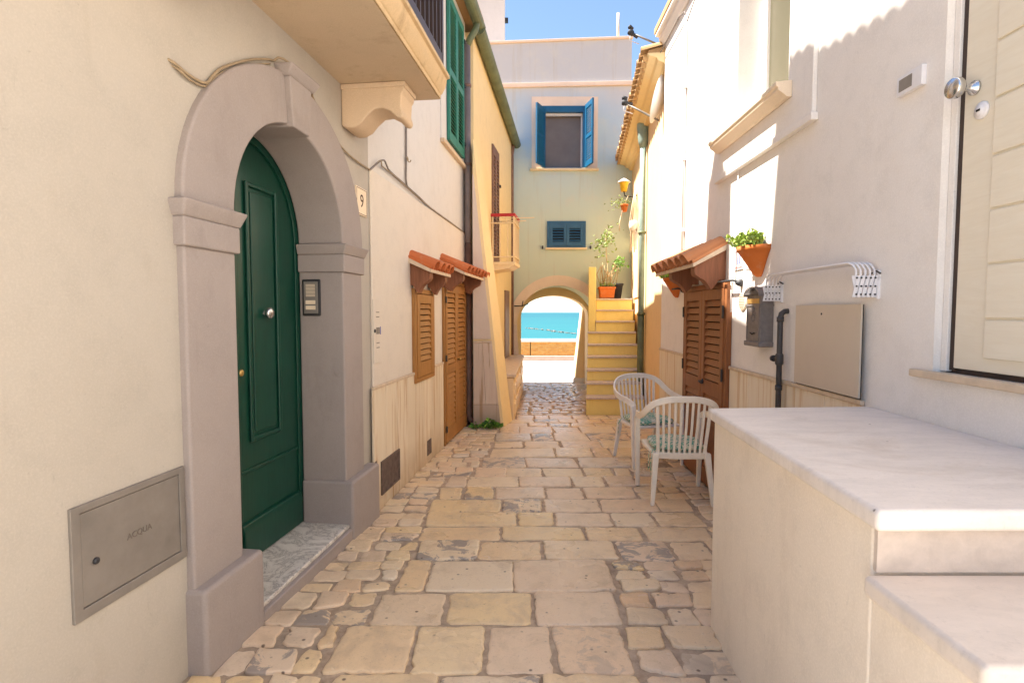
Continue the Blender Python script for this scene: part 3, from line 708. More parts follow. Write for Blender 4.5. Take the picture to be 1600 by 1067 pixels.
# ---- green door
dr = node('door', FL.p(UC, -.27, .12), hl_)
def arch_leaf(mb, u0, u1, z0, o0, o1, rad, zlim=None):
    n = 14; us = [u0 + (u1 - u0) * k / n for k in range(n + 1)]
    top = [(u, SP + math.sqrt(max(1e-4, rad ** 2 - (u - UC) ** 2))) for u in us]
    mb.prism(FL, [(u0, z0), (u1, z0)] + top[::-1], o0, o1)
m = MB(); arch_leaf(m, UC - RI - .04, 2.872, .135, -.335, -.285, RI + .045); m.build('leaf', 'door_green', dr, bevel=.004)
m = MB(); arch_leaf(m, 2.876, UC + RI + .03, .135, -.335, -.285, RI + .045); rl = m.build('leaf', 'door_green', dr, bevel=.004)
m = MB(); m.box(FL, 2.852, 2.892, -.285, -.268, .36, 2.42); m.build('meeting_strip', 'door_green', dr, bevel=.006)
m = MB(); ring(m, RI - .035, RI + .03, RI + .03, -.284, -.2715); m.box(FL, UC + RI - .035, UC + RI + .03, -.284, -.2715, .118, SP + .001); m.build('door_frame', 'door_green', dr, bevel=.004)
pa, pb, pz0, pz1 = 2.985, 3.30, .775, 2.215
for (a, b, c, d) in ((pa, pa + .028, pz0, pz1), (pb - .028, pb, pz0, pz1)):
    m = MB(); m.prism_oz(FL, [(-.285, 0), (-.262, 0), (-.262, 0)], 0, 0) if False else m.box(FL, a, b, -.286, -.266, c, d); m.build('moulding', 'door_green', dr, bevel=.009, segs=3)
for (c, d) in ((pz0, pz0 + .028), (pz1 - .028, pz1)):
    m = MB(); m.box(FL, pa + .028, pb - .028, -.286, -.267, c, d); m.build('moulding', 'door_green', dr, bevel=.009, segs=3)
m = MB(); m.box(FL, pa + .05, pb - .05, -.286, -.274, pz0 + .05, pz1 - .05); m.build('door_panel', 'door_green', dr, bevel=.01, segs=3)
m = MB(); m.box(FL, 2.895, 3.484, -.286, -.272, .612, .632); m.build('moulding', 'door_green', dr, bevel=.006)
m = MB(); m.prism_oz(FL, [(-.286, .132), (-.25, .132), (-.25, .30), (-.262, .335), (-.286, .345)], 2.878, 3.484); m.build('kick_board', 'door_green', dr, bevel=.006)
nrm = (FL.o.x, FL.o.y, 0)
m = MB(); m.lathe(FL.p(3.148, -.285, 1.494), nrm, [(.022, .0), (.022, .006), (.014, .010), (.013, .022), (.028, .028), (.034, .038), (.032, .05), (.02, .058), (.002, .06)], 20); m.build('door_knob', 'chrome', dr)
m = MB(); m.lathe(FL.p(2.925, -.285, 1.17), nrm, [(.02, .0), (.02, .006), (.012, .012), (.002, .012)], 16); m.build('lock', 'brass', dr)
# ---- water meter cabinet
cab = node('water_cabinet', FL.p(1.88, 0, .55), hl_)
m = MB(); m.grid_wall(FL, [1.637, 1.668, 2.088, 2.115], [.538, .572, .876, .90], {(1, 1)}, -.01, .010); m.build('cabinet_frame', 'metal', cab, bevel=.002)
m = MB(); m.box(FL, 1.671, 2.085, -.01, .007, .575, .873); m.build('cabinet_door', 'metal', cab, bevel=.002)
m = MB(); m.lathe(FL.p(1.718, .007, .705), nrm, [(.011, 0), (.011, .006), (.007, .010), (.002, .010)], 14); m.build('cabinet_lock', 'iron', cab)
text_mesh('lettering', 'ACQUA', FL, 1.895, .0072, .728, .030, 'engrave', cab)
# ---- small wall fittings on the left
pl = node('number_plate', FL.p(3.9, 0, 2.17), hl_)
m = MB(); m.box(FL, 3.802, 3.992, 0, .012, 2.175, 2.367); m.build('plate', 'ivory', pl, bevel=.004)
m = MB(); m.grid_wall(FL, [3.810, 3.8135, 3.9805, 3.984], [2.183, 2.1865, 2.3555, 2.359], {(1, 1)}, .012, .013); m.build('plate_border', 'ink', pl)
text_mesh('digit', '9', FL, 3.897, .0122, 2.271, .125, 'ink', pl)
mp_ = node('meter_panel', FL.p(4.1, .03, 1.1), hl_)
m = MB(); m.box(FL, 4.052, 4.215, .018, .026, 1.115, 1.595); m.build('panel_plate', 'tan_left', mp_, bevel=.003)
for a, b, c, d, nm, mt in ((4.10, 4.165, 1.335, 1.385, 'label_window', 'metal'), (4.178, 4.184, 1.33, 1.39, 'strip', 'blue_ink')):
    m = MB(); m.box(FL, a, b, .026, .029, c, d); m.build(nm, mt, mp_)
for zz in (1.23, 1.265, 1.46, 1.495):
    m = MB(); m.box(FL, 4.10, 4.16, .026, .0275, zz, zz + .006); m.build('slot', 'engrave', mp_)
m = MB(); m.lathe(FL.p(4.068, .026, 1.36), nrm, [(.014, 0), (.014, .005), (.003, .006)], 14); m.build('keyhole', 'iron', mp_)
va = node('floor_vent', FL.p(4.34, .03, .1), hl_)
m = MB(); m.box(FL, 4.145, 4.53, .033, .040, .115, .345); m.build('vent_plate', 'dark_vent', va, bevel=.002)
m = MB(); m.grid_wall(FL, [4.13, 4.148, 4.527, 4.545], [.10, .118, .342, .36], {(1, 1)}, .033, .046); m.build('vent_frame', 'dark_vent', va, bevel=.002)
m = MB(); m.box(FL, 5.385, 5.525, .033, .040, .072, .222); m.build('small_vent', 'dark_vent', hl_, bevel=.002)
m = MB(); m.box(FL, 4.012, 4.05, .033, .037, .02, .39); m.build('gap_cover', 'dark_vent', hl_)
# ---- window and door shutters under tile canopies
ws = node('window', FL.p(5.3, .03, .85), hl_)
m = MB(); m.grid_wall(FL, [4.985, 5.035, 5.59, 5.64], [.845, .885, 1.67, 1.715], {(1, 1)}, .0, .050); m.build('window_frame', 'wood', ws, bevel=.004)
shutter_leaf(FL, 5.04, 5.585, .89, 1.665, .056, 'wood', ws, [(1.03, 1.58)], pitch=.055, stile=.085)
ds = node('shutter_door', FL.p(6.6, .03, 0), hl_)
m = MB(); m.box(FL, 6.055, 6.095, .018, .048, -.02, 1.86); m.box(FL, 7.165, 7.205, .018, .048, -.02, 1.86); m.box(FL, 6.095, 7.165, .018, .048, 1.82, 1.86); m.build('door_frame', 'wood', ds, bevel=.004)
for a, b in ((6.098, 6.628), (6.633, 7.162)):
    shutter_leaf(FL, a, b, .02, 1.815, .055, 'wood', ds, [(.18, .80), (.90, 1.72)], pitch=.06, stile=.075)
m = MB(); m.lathe(FL.p(6.66, .055, .93), nrm, [(.012, 0), (.012, .02), (.02, .025), (.02, .04), (.002, .042)], 12); m.build('door_handle', 'brass', ds)
for zz in (.15, .95, 1.6):
    m = MB(); m.box(FL, 6.07, 6.11, .056, .066, zz, zz + .07); m.build('hinge', 'iron', ds, bevel=.002)
canopy(FL, 4.90, 5.66, 2.0, 1.895, .25, 4, 'tile_l', hl_, (5.0, 5.55), 1.74, .20)
canopy(FL, 5.98, 7.30, 2.085, 1.945, .32, 7, 'tile_l', hl_, (6.10, 7.14), 1.77, .26)
m = MB(); m.lathe(FL.p(5.77, .018, 1.83), nrm, [(.07, 0), (.07, .012), (.06, .016), (.002, .016)], 18); vt = m.build('round_vent', 'ivory', hl_)
# ---- upper window with green shutters
uw = node('window', FL.p(6.75, 0, 3.4), hl_)
m = MB(); m.grid_wall(FL, [6.12, 6.35, 7.14, 7.41], [3.36, 3.45, 5.1], {(1, 1)}, -.001, .012); m.build('window_surround', 'white_left', uw, bevel=.004)
m = MB(); m.box(FL, 6.10, 7.415, .0, .05, 3.355, 3.40); m.build('sill', 'corbel', uw, bevel=.006)
for a, b in ((6.355, 6.745), (6.75, 7.135)):
    shutter_leaf(FL, a, b, 3.455, 5.09, .05, 'shutter_green', uw, [(3.56, 4.20), (4.28, 5.0)], pitch=.042, stile=.05, closed=.30)
for zz in (3.62, 4.35, 4.9):
    m = MB(); m.box(FL, 7.135, 7.18, .012, .06, zz, zz + .04); m.build('hinge', 'iron', uw, bevel=.003)
# ---- balcony
bal = node('balcony', FL.p(3.0, .3, 2.96), hl_)
D = .565
m = MB(); m.box(FL, .6, 3.93, .0, D, 2.96, 3.06); m.build('slab', 'soffit', bal)
prof = [(D, 2.962), (D + .012, 2.962), (D + .012, 2.985), (D + .022, 2.99), (D + .045, 3.03), (D + .055, 3.07), (D + .055, 3.085), (D + .075, 3.09), (D + .075, 3.115), (D, 3.115)]
m = MB(); m.prism_oz(FL, prof, -.8, 3.93); m.prism(FL, [(3.93 + o - D, z) for o, z in prof], .0, D); m.build('edge_moulding', 'balcony', bal, bevel=.004)
m = MB(); m.box(FL, .6, 3.93, .0, D, 3.062, 3.112); m.build('floor_slab', 'balcony', bal)
for uc in (2.03, 3.72):
    cp = [(0, 2.958), (.42, 2.958), (.42, 2.90), (.405, 2.88), (.40, 2.80), (.415, 2.755), (.40, 2.73), (.37, 2.735), (.33, 2.775), (.28, 2.80), (.22, 2.795), (.17, 2.755), (.13, 2.71), (.08, 2.685), (.03, 2.685), (0, 2.70)]
    m = MB(); m.prism_oz(FL, cp, uc - .11, uc + .11); m.build('corbel', 'corbel', bal, bevel=.012, segs=3)
    m = MB(); m.box(FL, uc - .12, uc + .12, 0, .43, 2.925, 2.959); m.build('corbel_cap', 'corbel', bal, bevel=.008)
m = MB(); m.box(FL, .6, 3.90, D + .005, D + .04, 3.165, 3.235); m.build('bottom_rail', 'brown_rail', bal, bevel=.004)
m = MB(); m.box(FL, .6, 3.90, D, D + .045, 4.05, 4.09); m.build('top_rail', 'brown_rail', bal, bevel=.004)
m = MB(); m.box(FL, 3.86, 3.90, .0, D, 3.165, 3.205); m.box(FL, 3.86, 3.90, .0, D, 4.05, 4.09); m.build('side_rail', 'brown_rail', bal)
m = MB(); m.box(FL, 3.86, 3.90, D + .003, D + .042, 3.116, 4.09); post = m.build('post', 'brown_rail', bal, bevel=.003)
m = MB(); m.box(FL, 2.2, 2.216, D + .006, D + .038, 3.236, 4.05); bl = m.build('baluster', 'brown_rail', bal); b0 = WP[bl.name].copy()
for k in range(1, 19): 
    du = .09 * k; copy_at(bl, b0 + Vector((FL.e.x * du, FL.e.y * du, 0)), bal)
m = MB(); m.box(FL, 3.863, 3.897, .08, .096, 3.206, 4.05); bl = m.build('baluster', 'brown_rail', bal); b0 = WP[bl.name].copy()
for k in range(1, 5): copy_at(bl, b0 + Vector((FL.o.x * .1 * k, FL.o.y * .1 * k, 0)), bal)

# ---- cables on the left wall
def cable(pts, r, mat, label, F, o=.014, cat='cable'):
    m = MB(); P = [Vector(F.p(u, (q[0] if q else o), z)) for u, z, *q in pts]
    sm = [P[0]]
    for i in range(len(P) - 1):
        p0, p1, p2, p3 = P[max(i - 1, 0)], P[i], P[i + 1], P[min(i + 2, len(P) - 1)]
        for t in (.33, .66, 1):
            sm.append(.5 * ((2 * p1) + (-p0 + p2) * t + (2 * p0 - 5 * p1 + 4 * p2 - p3) * t * t + (-p0 + 3 * p1 - 3 * p2 + p3) * t ** 3))
    m.tube(sm, r, 6); return tag(m.build('cable', mat), label, cat)
cable([(2.11, 2.455, -.02), (2.13, 2.438), (2.205, 2.426), (2.30, 2.434), (2.35, 2.485), (2.42, 2.55), (2.60, 2.66), (2.76, 2.735), (2.81, 2.75), (2.84, 2.77, .05), (3.12, 2.765, .06), (3.17, 2.72, .03), (3.32, 2.66), (3.57, 2.555), (3.80, 2.53), (4.05, 2.53)], .006, 'cable', 'beige cable looping over the grey arch of the green door', FL)
cable([(2.12, 2.44, -.02), (2.15, 2.425), (2.21, 2.412), (2.30, 2.421), (2.36, 2.48), (2.44, 2.545), (2.62, 2.648), (2.78, 2.722)], .0045, 'cable', 'thin second wire running beside the cable left over the grey arch', FL, .012)
cable([(4.05, 2.53), (4.10, 2.56), (4.15, 2.61, .04), (4.24, 2.65, .05), (4.34, 2.635, .035), (4.48, 2.625), (4.87, 2.605), (5.25, 2.585), (5.63, 2.558), (6.5, 2.55), (7.40, 2.535)], .007, 'cable_grey', 'dark cable bundle running along the left wall above the tile canopies', FL)
cable([(4.12, 2.58), (4.17, 2.63, .05), (4.22, 2.60, .04), (4.30, 2.615, .02), (4.5, 2.608), (4.9, 2.585), (5.7, 2.546), (7.40, 2.528)], .005, 'cable', 'beige wire paired with the dark cable bundle on the left wall', FL, .024)
cable([(4.89, 3.3), (4.888, 3.1), (4.88, 2.83), (4.87, 2.66), (4.90, 2.60)], .009, 'cable_grey', 'dark vertical cable dropping from behind the balcony to the cable bundle', FL)
m = MB(); m.tube([FL.p(4.88 + .035 * math.cos(a), .02 + .004 * a, 2.83 + .02 * math.sin(a)) for a in [i * .5 for i in range(14)]], .005, 6); tag(m.build('cable_tie', 'cable'), 'small coil of beige wire round the vertical cable below the balcony', 'wire')
# ---- intercom on the reveal of the door
FJ = Frame((FL.p(ur, 0, 0)[0], FL.p(ur, 0, 0)[1]), (-FL.o.x, -FL.o.y), (-FL.e.x, -FL.e.y))
ic = thing('intercom', FJ.p(.18, 0, 1.48), 'small grey intercom panel on the right reveal of the arched door', 'intercom')
m = MB(); m.box(FJ, .118, .242, 0, .016, 1.475, 1.71); m.build('housing', 'iron', ic, bevel=.008)
m = MB(); m.box(FJ, .132, .228, .016, .021, 1.49, 1.695); m.build('face_plate', 'metal', ic, bevel=.004)
for k in range(9):
    m = MB(); m.box(FJ, .150, .212, .021, .0225, 1.60 + k * .009, 1.6045 + k * .009); m.build('speaker_slot', 'ivory', ic)
for k in range(2):
    m = MB(); m.box(FJ, .148, .214, .021, .026, 1.515 + k * .035, 1.54 + k * .035); m.build('call_button', 'ivory', ic, bevel=.002)

# ---- brown downpipe at the end of the left house
m = MB(); zz = EAVE - .33
dp = thing('downpipe', FL.p(7.40, .06, 0), 'brown rainwater pipe at the far corner of the left house', 'pipe')
m.tube([FL.p(7.27, .06, zz), FL.p(7.27, .06, 2.5), FL.p(7.27, .06, 2.38)], .042, 12); m.build('upper_pipe', 'pipe_grey', dp)
m = MB(); m.tube([FL.p(7.27, .062, 2.40), FL.p(7.27, .062, .12), FL.p(7.27, .08, .07), FL.p(7.27, .16, .045)], .046, 12); m.build('lower_pipe', 'pipe_brown', dp)
for z0 in (.75, 2.0, 3.4, 4.4):
    m = MB(); m.lathe(FL.p(7.27, .061, z0), (0, 0, 1), [(.05, 0), (.052, .004), (.052, .03), (.05, .034)], 14); m.build('pipe_clamp', 'pipe_brown', dp)

# ================================================================== YELLOW HOUSE (left, beyond)
yh = thing('house', FY.p(2, 0, 0), 'yellow house on the left between the brown pipe and the archway', 'house')
w = MB(); w.prism(FY, [(.32, -.4), (3.98, -.4), (3.98, 4.83), (.32, 5.20)], -4, 0); w.build('wall', 'yellow', yh)
w = MB(); w.add([FY.p(-.1, .12, 5.28), FY.p(3.98, .12, 4.86), FY.p(3.98, -4, 6.2), FY.p(-.1, -4, 6.6), FY.p(-.1, .12, 5.33), FY.p(3.98, .12, 4.91), FY.p(3.98, -4, 6.3), FY.p(-.1, -4, 6.7)], [(0, 1, 2, 3), (4, 5, 6, 7), (0, 1, 5, 4), (1, 2, 6, 5), (2, 3, 7, 6), (3, 0, 4, 7)]); w.build('roof', 'tile_old', yh)
g = MB(); gutter(g, FY, .25, 5.21, 3.98, 4.82, .09, .085); g.lathe(FY.p(.25, .09, 5.21), FY.e.to_3d(), [(.07, -.005), (.07, .005)], 14); g.build('gutter', 'gutter_green', yh)
# buttress
bt = node('buttress', (-.3, 7.2, 0), yh)
fx = lambda z: -.11 - .105 * z
bx_ = lambda z: .0 - .118 * z
def wx(y): return -.505
m = MB(); Z = [-.2, 1.12, 3.9]
m.box8([(wx(7.06), 7.06, -.2), (fx(-.2), 7.06, -.2), (bx_(-.2), 7.56, -.2), (wx(7.56), 7.56, -.2), (wx(7.06), 7.06, 3.7), (fx(3.7), 7.06, 3.7), (bx_(3.7), 7.56, 3.7), (wx(7.56), 7.56, 3.7)]); m.build('buttress_body', 'yellow', bt, bevel=.01)
m = MB(); m.box8([(wx(7.05), 7.045, 1.15), (fx(1.15) - .04, 7.045, 1.15), (fx(1.15) - .04, 7.0595, 1.15), (wx(7.05), 7.0595, 1.15), (wx(7.05), 7.045, 3.25), (fx(3.25) - .04, 7.045, 3.25), (fx(3.25) - .04, 7.0595, 3.25), (wx(7.05), 7.0595, 3.25)]); m.build('plaster_face', 'pink_plaster', bt)
for (a0, a1, z0, z1) in ((0, .5, .30, 1.10), (.5, 1.0, .30, 1.10), (0, 1, -.1, .295)):
    X = lambda t, z: wx(7.05) + (fx(z) - .035 - wx(7.05)) * t
    m = MB(); m.box8([(X(a0, z0) + .002, 7.035, z0), (X(a1, z0), 7.035, z0), (X(a1, z0), 7.0595, z0), (X(a0, z0) + .002, 7.0595, z0), (X(a0, z1) + .002, 7.035, z1), (X(a1, z1), 7.035, z1), (X(a1, z1), 7.0595, z1), (X(a0, z1) + .002, 7.0595, z1)]); m.build('travertine_panel', 'trav_pink', bt, bevel=.002)
m = MB(); m.box(WORLD, wx(7.05), fx(1.12) - .035, 7.03, 7.059, 1.103, 1.125); m.build('wainscot_cap', 'trav_cap', bt)
# brown shutter door and balcony of the yellow house
yd = node('balcony_door', FY.p(1.95, .01, 2.2), yh)
for a, b in ((1.66, 1.94), (1.945, 2.24)): shutter_leaf(FY, a, b, 2.25, 4.15, .03, 'pipe_brown', yd, [(2.4, 4.0)], pitch=.06, stile=.05, name='door_leaf')
for zz in (3.0, 3.6):
    m = MB(); m.box(FY, 2.24, 2.30, 0, .05, zz, zz + .04); m.build('hinge', 'iron', yd)
m = MB(); m.box(FY, 2.95, 3.45, .0, .02, .65, 1.9); m.build('side_door', 'pipe_brown', yh)
yb = node('small_balcony', FY.p(1.9, .2, 2.2), yh)
b0_, b1_ = 1.58, 2.18; dd = .385
m = MB(); m.box(FY, b0_, b1_, 0, dd, 2.235, 2.29); m.build('slab', 'rail_cream', yb, bevel=.006)
m = MB(); m.prism_oz(FY, [(0, 2.15), (dd - .1, 2.19), (dd - .02, 2.235), (0, 2.235)], b0_ + .01, b1_ - .01); m.build('slab_moulding', 'rail_cream', yb)
for (u, o, s_) in [(b0_ + .02, dd - .02, .022), (b1_ - .02, dd - .02, .022), (b0_ + .02, .03, .018), (b0_ + .02, .15, .012), (b0_ + .02, .27, .012)] + [(b0_ + .02 + .08 * k, dd - .02, .012) for k in range(1, 7)]:
    m = MB(); m.box(FY, u - s_ / 2, u + s_ / 2, o - s_ / 2, o + s_ / 2, 2.291, 3.0); m.build('baluster', 'rail_cream', yb)
for (za, zb, mt, nm) in ((3.0, 3.045, 'red_rail', 'hand_rail'), (2.36, 2.378, 'rail_cream', 'lower_rail'), (2.89, 2.905, 'rail_cream', 'upper_rail')):
    m = MB(); m.box(FY, b0_, b0_ + .04, 0, dd, za, zb); m.box(FY, b0_ + .04, b1_, dd - .04, dd, za, zb); m.build(nm, mt, yb)
for (zz, oo) in ((2.965, .2), (2.97, .36)):
    m = MB(); m.tube([FY.p(b0_ + .25 * (1 if oo < .3 else 0) + .02, oo - .18, zz), FY.p(b0_ + .25 * (1 if oo < .3 else 0) + .02, oo + .33, zz)], .007, 6); m.build('clothes_rod', 'rail_cream', yb)
# downpipe by the archway
m = MB(); m.tube([(.03, 10.9, 4.8), (.0, 10.93, 4.6), (-.0, 10.93, .55)], .035, 10); m.lathe((-.0, 10.93, 2.6), (0, 0, 1), [(.045, 0), (.045, .05)], 10)
tag(m.build('downpipe', 'pipe_brown'), 'brown rainwater pipe in the corner beside the archway', 'pipe')
# stone bench
sb = thing('stone_bench', (-.05, 9, -.05), 'low rough stone bench along the yellow house leading to the archway', 'bench')
m = MB(); m.slab([(-.35, 7.60), (.03, 7.60), (.215, 10.95), (-.12, 10.95)], -.3, .58); m.build('base', 'ochre', sb, bevel=.02)
m = MB(); m.slab([(-.33, 7.585), (.055, 7.585), (.24, 10.93), (-.13, 10.93)], .581, .64); m.build('seat_slab', 'trav_cap', sb, bevel=.012)
rb = random.Random(3)
for k in range(16):
    y0 = 7.7 + (k // 2) * .38 + rb.uniform(-.05, .05); z0 = (.02 if k % 2 else .30) + rb.uniform(-.03, .05); x0 = .03 + .0552 * (y0 - 7.6)
    m = MB(); st = [(y0 + rb.uniform(-.02, .02), z0), (y0 + .16, z0 - .02), (y0 + .24, z0 + .06), (y0 + .22, z0 + .17), (y0 + .1, z0 + .2), (y0, z0 + .15)]
    n = len(st); m.add([(x0 - .02 + .0552 * (a - y0), a, b) for a, b in st] + [(x0 + .02 + .0552 * (a - y0), a * .8 + .2 * (y0 + .12), b * .8 + .2 * (z0 + .1)) for a, b in st], [list(range(n, 2 * n))] + [(i, (i + 1) % n, n + (i + 1) % n, n + i) for i in range(n)]); m.build('stone', 'stone', sb)

# ================================================================== ARCHWAY HOUSE
ah = thing('house', (1, 11.5, 0), 'pale blue and green house with blue shutters spanning the archway', 'house')
AC, AS, AR, AV = .935, 1.25, .835, .785
def open_l(z):
    if z < AS: t = max(0, (AS - z) / 1.4); return AC - AR + .145 * t ** 1.6
    return AC - AR * math.sqrt(max(0, 1 - ((z - AS) / AV) ** 2))
def open_r(z): return 2 * AC - open_l(z) if z >= AS else AC + AR
zs = [-.4, -.1, .2, .5, .8, 1.05] + [AS + AV * math.sin(math.pi / 2 * k / 12) for k in range(13)]
def holed(mb, zs, fl, fr, x0, x1, y0, y1, ztop):
    for za, zb in zip(zs[:-1], zs[1:]):
        for q in (((x0, x0), (fl(za), fl(zb))), ((fr(za), fr(zb)), (x1, x1))):
            (a0, a1), (b0, b1) = q
            for y in (y0, y1): mb.add([(a0, y, za), (b0, y, za), (b1, y, zb), (a1, y, zb)], [(0, 1, 2, 3)])
        mb.add([(fl(za), y0, za), (fl(za), y1, za), (fl(zb), y1, zb), (fl(zb), y0, zb)], [(0, 1, 2, 3)]); mb.add([(fr(za), y0, za), (fr(za), y1, za), (fr(zb), y1, zb), (fr(zb), y0, zb)], [(0, 1, 2, 3)])
    z = zs[-1]
    for y in (y0, y1): mb.add([(x0, y, z), (x1, y, z), (x1, y, ztop), (x0, y, ztop)], [(0, 1, 2, 3)])
    mb.add([(x0, y0, ztop), (x1, y0, ztop), (x1, y1, ztop), (x0, y1, ztop)], [(0, 1, 2, 3)])
    for x in (x0, x1): mb.add([(x, y0, zs[0]), (x, y1, zs[0]), (x, y1, ztop), (x, y0, ztop)], [(0, 1, 2, 3)])
m = MB(); holed(m, zs, open_l, open_r, -3.2, 4.5, 11.0, 11.95, 2.30); m.build('lower_wall', 'facade', ah)
zf = [-.4, .4, 1.2, 1.42] + [1.42 + .44 * math.sin(math.pi / 2 * k / 8) for k in range(1, 9)]
f2l = lambda z: (.20 if z <= 1.42 else AC - .735 * math.sqrt(max(0, 1 - ((z - 1.42) / .44) ** 2))) - 0
f2r = lambda z: 2 * AC - f2l(z)
m = MB(); holed(m, zf, f2l, f2r, -3.2, 4.5, 11.952, 12.5, 2.30); m.build('rear_wall', 'ochre', ah)
m = MB(); m.grid_wall(FA, [-3.2, .655, 1.415, 2.42, 4.5], [2.301, 4.355, 5.46, 6.0], {(1, 1)}, -.3, 0); m.build('upper_wall', 'facade', ah)
m = MB(); m.box(WORLD, -3.2, 2.42, 11.301, 12.5, 2.301, 6.0); m.build('upper_block', 'dark_glass', ah)
# the parapet steps up to the right a little, as the coping line does
def slopebox(x0, x1, za0, za1, zb0, zb1, y0, y1): return [(x0, y0, za0), (x1, y0, zb0), (x1, y1, zb0), (x0, y1, za0), (x0, y0, za1), (x1, y0, zb1), (x1, y1, zb1), (x0, y1, za1)]
m = MB(); m.box8(slopebox(-.75, 2.36, 6.0, 6.74, 6.0, 6.86, 11.0, 11.3)); m.build('parapet', 'facade', ah)
m = MB(); m.box8(slopebox(-.77, 2.38, 6.741, 6.79, 6.861, 6.905, 10.97, 11.33)); m.build('coping', 'band', ah, bevel=.006)
m = MB(); m.box8(slopebox(-.6, 2.40, 5.90, 5.985, 5.96, 6.045, 10.96, 11.0)); m.build('string_course', 'band', ah, bevel=.006)
# arch band
m = MB(); vs = []; n = 28
for k in range(n + 1):
    a = math.pi * k / n; c, s_ = -math.cos(a), math.sin(a)
    for rx, rz in ((AR - .002, AV - .002), (AR + .17, AV + .20)):
        for yy in (10.965, 11.05): vs.append((AC + rx * c, yy, AS + rz * s_))
fs = []
for k in range(n):
    b = 4 * k; fs += [(b, b + 1, b + 5, b + 4), (b + 2, b + 3, b + 7, b + 6), (b, b + 2, b + 6, b + 4), (b + 1, b + 3, b + 7, b + 5)]
m.add(vs, fs); m.build('arch_band', 'arch_band', ah)
m = MB(); pts = [(open_l(z), z) for z in (-.3, 0, .3, .6, .9, AS)]
m.prism(FA, pts + [(AC - AR - .17, AS), (AC - AR - .17, -.3)], -.04, .035); m.build('pier', 'pink_plaster', ah, bevel=.012)
m = MB(); m.box(WORLD, AC + AR + .001, AC + AR + .18, 10.965, 11.04, -.3, AS); m.build('pier', 'pink_plaster', ah)
# upper window
uw = node('window', FA.p(1.03, 0, 4.3), ah)
m = MB(); m.grid_wall(FA, [.39, .58, 1.47, 1.70], [4.345, 4.36, 5.56, 5.74], {(1, 1)}, -.001, .02); m.build('window_surround', 'band', uw)
m = MB(); m.box(FA, .36, 1.72, 0, .07, 4.30, 4.344); m.build('sill', 'rail_cream', uw, bevel=.006)
m = MB(); m.grid_wall(FA, [.60, .665, 1.405, 1.47], [4.35, 4.37, 5.44, 5.56], {(1, 1)}, -.06, .03); m.build('window_frame', 'shutter_blue', uw, bevel=.003)
m = MB(); m.box(FA, .66, 1.41, -.16, -.14, 4.36, 5.46); m.build('pane', 'dark_glass', uw)
m = MB(); m.box(FA, .66, 1.41, -.10, -.05, 5.395, 5.44); m.box(FA, 1.375, 1.405, -.13, -.07, 4.37, 5.39); m.build('sash', 'white_enamel', uw)
def swing(hx, hy, ang, wd):
    e = Vector((math.cos(ang), math.sin(ang))); return Frame((hx, hy), e, (e.y, -e.x))
FS1 = swing(.63, 10.97, R(180 + 62), .40); FS2 = swing(1.44, 10.97, R(-76), .40)
shutter_leaf(FS1, 0, .38, 4.36, 5.50, .0, 'shutter_blue', uw, [(4.45, 4.9), (4.96, 5.41)], pitch=.045, stile=.045, closed=.5, slat_shade=False)
shutter_leaf(FS2, 0, .38, 4.36, 5.58, .0, 'shutter_blue', uw, [(4.45, 4.9), (4.96, 5.48)], pitch=.045, stile=.045, closed=.5, slat_shade=False)
# small window
sw = node('window', FA.p(1.09, 0, 2.78), ah)
m = MB(); m.grid_wall(FA, [.70, .755, 1.425, 1.475], [2.79, 2.82, 3.265, 3.31], {(1, 1)}, -.0, .035); m.build('window_frame', 'blue_grey', sw, bevel=.003)
for a, b in ((.757, 1.089), (1.091, 1.423)): shutter_leaf(FA, a, b, 2.822, 3.263, .042, 'blue_grey', sw, [(2.90, 3.17)], pitch=.052, stile=.055, rail=.06, closed=.24)
m = MB(); m.box(FA, .67, 1.50, 0, .05, 2.745, 2.785); m.build('sill', 'rail_cream', sw, bevel=.005)
for x in (.60, 1.56):
    m = MB(); m.box(FA, x, x + .025, 0, .06, 2.76, 2.82); m.build('shutter_catch', 'iron', sw)
m = MB(); m.tube([(.05, 10.96, 1.62), (.2, 10.85, 1.62), (.32, 10.85, 1.66)], .012, 6); m.tube([(.2, 10.85, 1.62), (.22, 10.85, 1.72)], .01, 6); m.build('lamp_bracket', 'iron', ah)
# rear pier in the sun
m = MB(); m.box8([(1.42, 12.51, -.4), (2.4, 12.51, -.4), (2.4, 13.15, -.4), (1.42, 13.15, -.4), (1.70, 12.51, 2.3), (2.4, 12.51, 2.3), (2.4, 12.9, 2.3), (1.70, 12.9, 2.3)]); m.build('rear_buttress', 'ochre', ah, bevel=.02)
m = MB(); m.box8([(1.395, 12.505, -.4), (2.4, 12.505, -.4), (2.4, 13.18, -.4), (1.395, 13.18, -.4), (1.425, 12.505, -.02), (2.4, 12.505, -.02), (2.4, 13.15, -.02), (1.425, 13.15, -.02)]); m.build('buttress_plinth', 'white_right', ah)
m = MB(); m.tube([(2.12, 11.2, 6.88), (2.12, 11.2, 7.45)], .03, 8); tag(m.build('roof_pipe', 'pink_plaster'), 'thin vent pipe standing on the coping of the archway house', 'pipe')
# taller block behind
tb = thing('tower_block', (-2.2, 12, 6), 'tall pale block rising behind the yellow house', 'building')
m = MB(); m.slab([(-3.2, 11.7), (-.15, 11.7), (-.15, 12.45), (-3.2, 12.45)], 6.001, 9.2); m.build('wall', 'tower', tb)
m = MB(); m.slab([(-3.3, 11.6), (-.09, 11.6), (-.09, 12.5), (-3.3, 12.5)], 9.201, 9.32); m.build('cornice', 'trav_cap', tb)
for z0 in (7.05, 7.6):
    m = MB(); m.box(WORLD, -.149, -.08, 11.8, 11.88, z0, z0 + .08); m.build('wall_bracket', 'iron', tb)

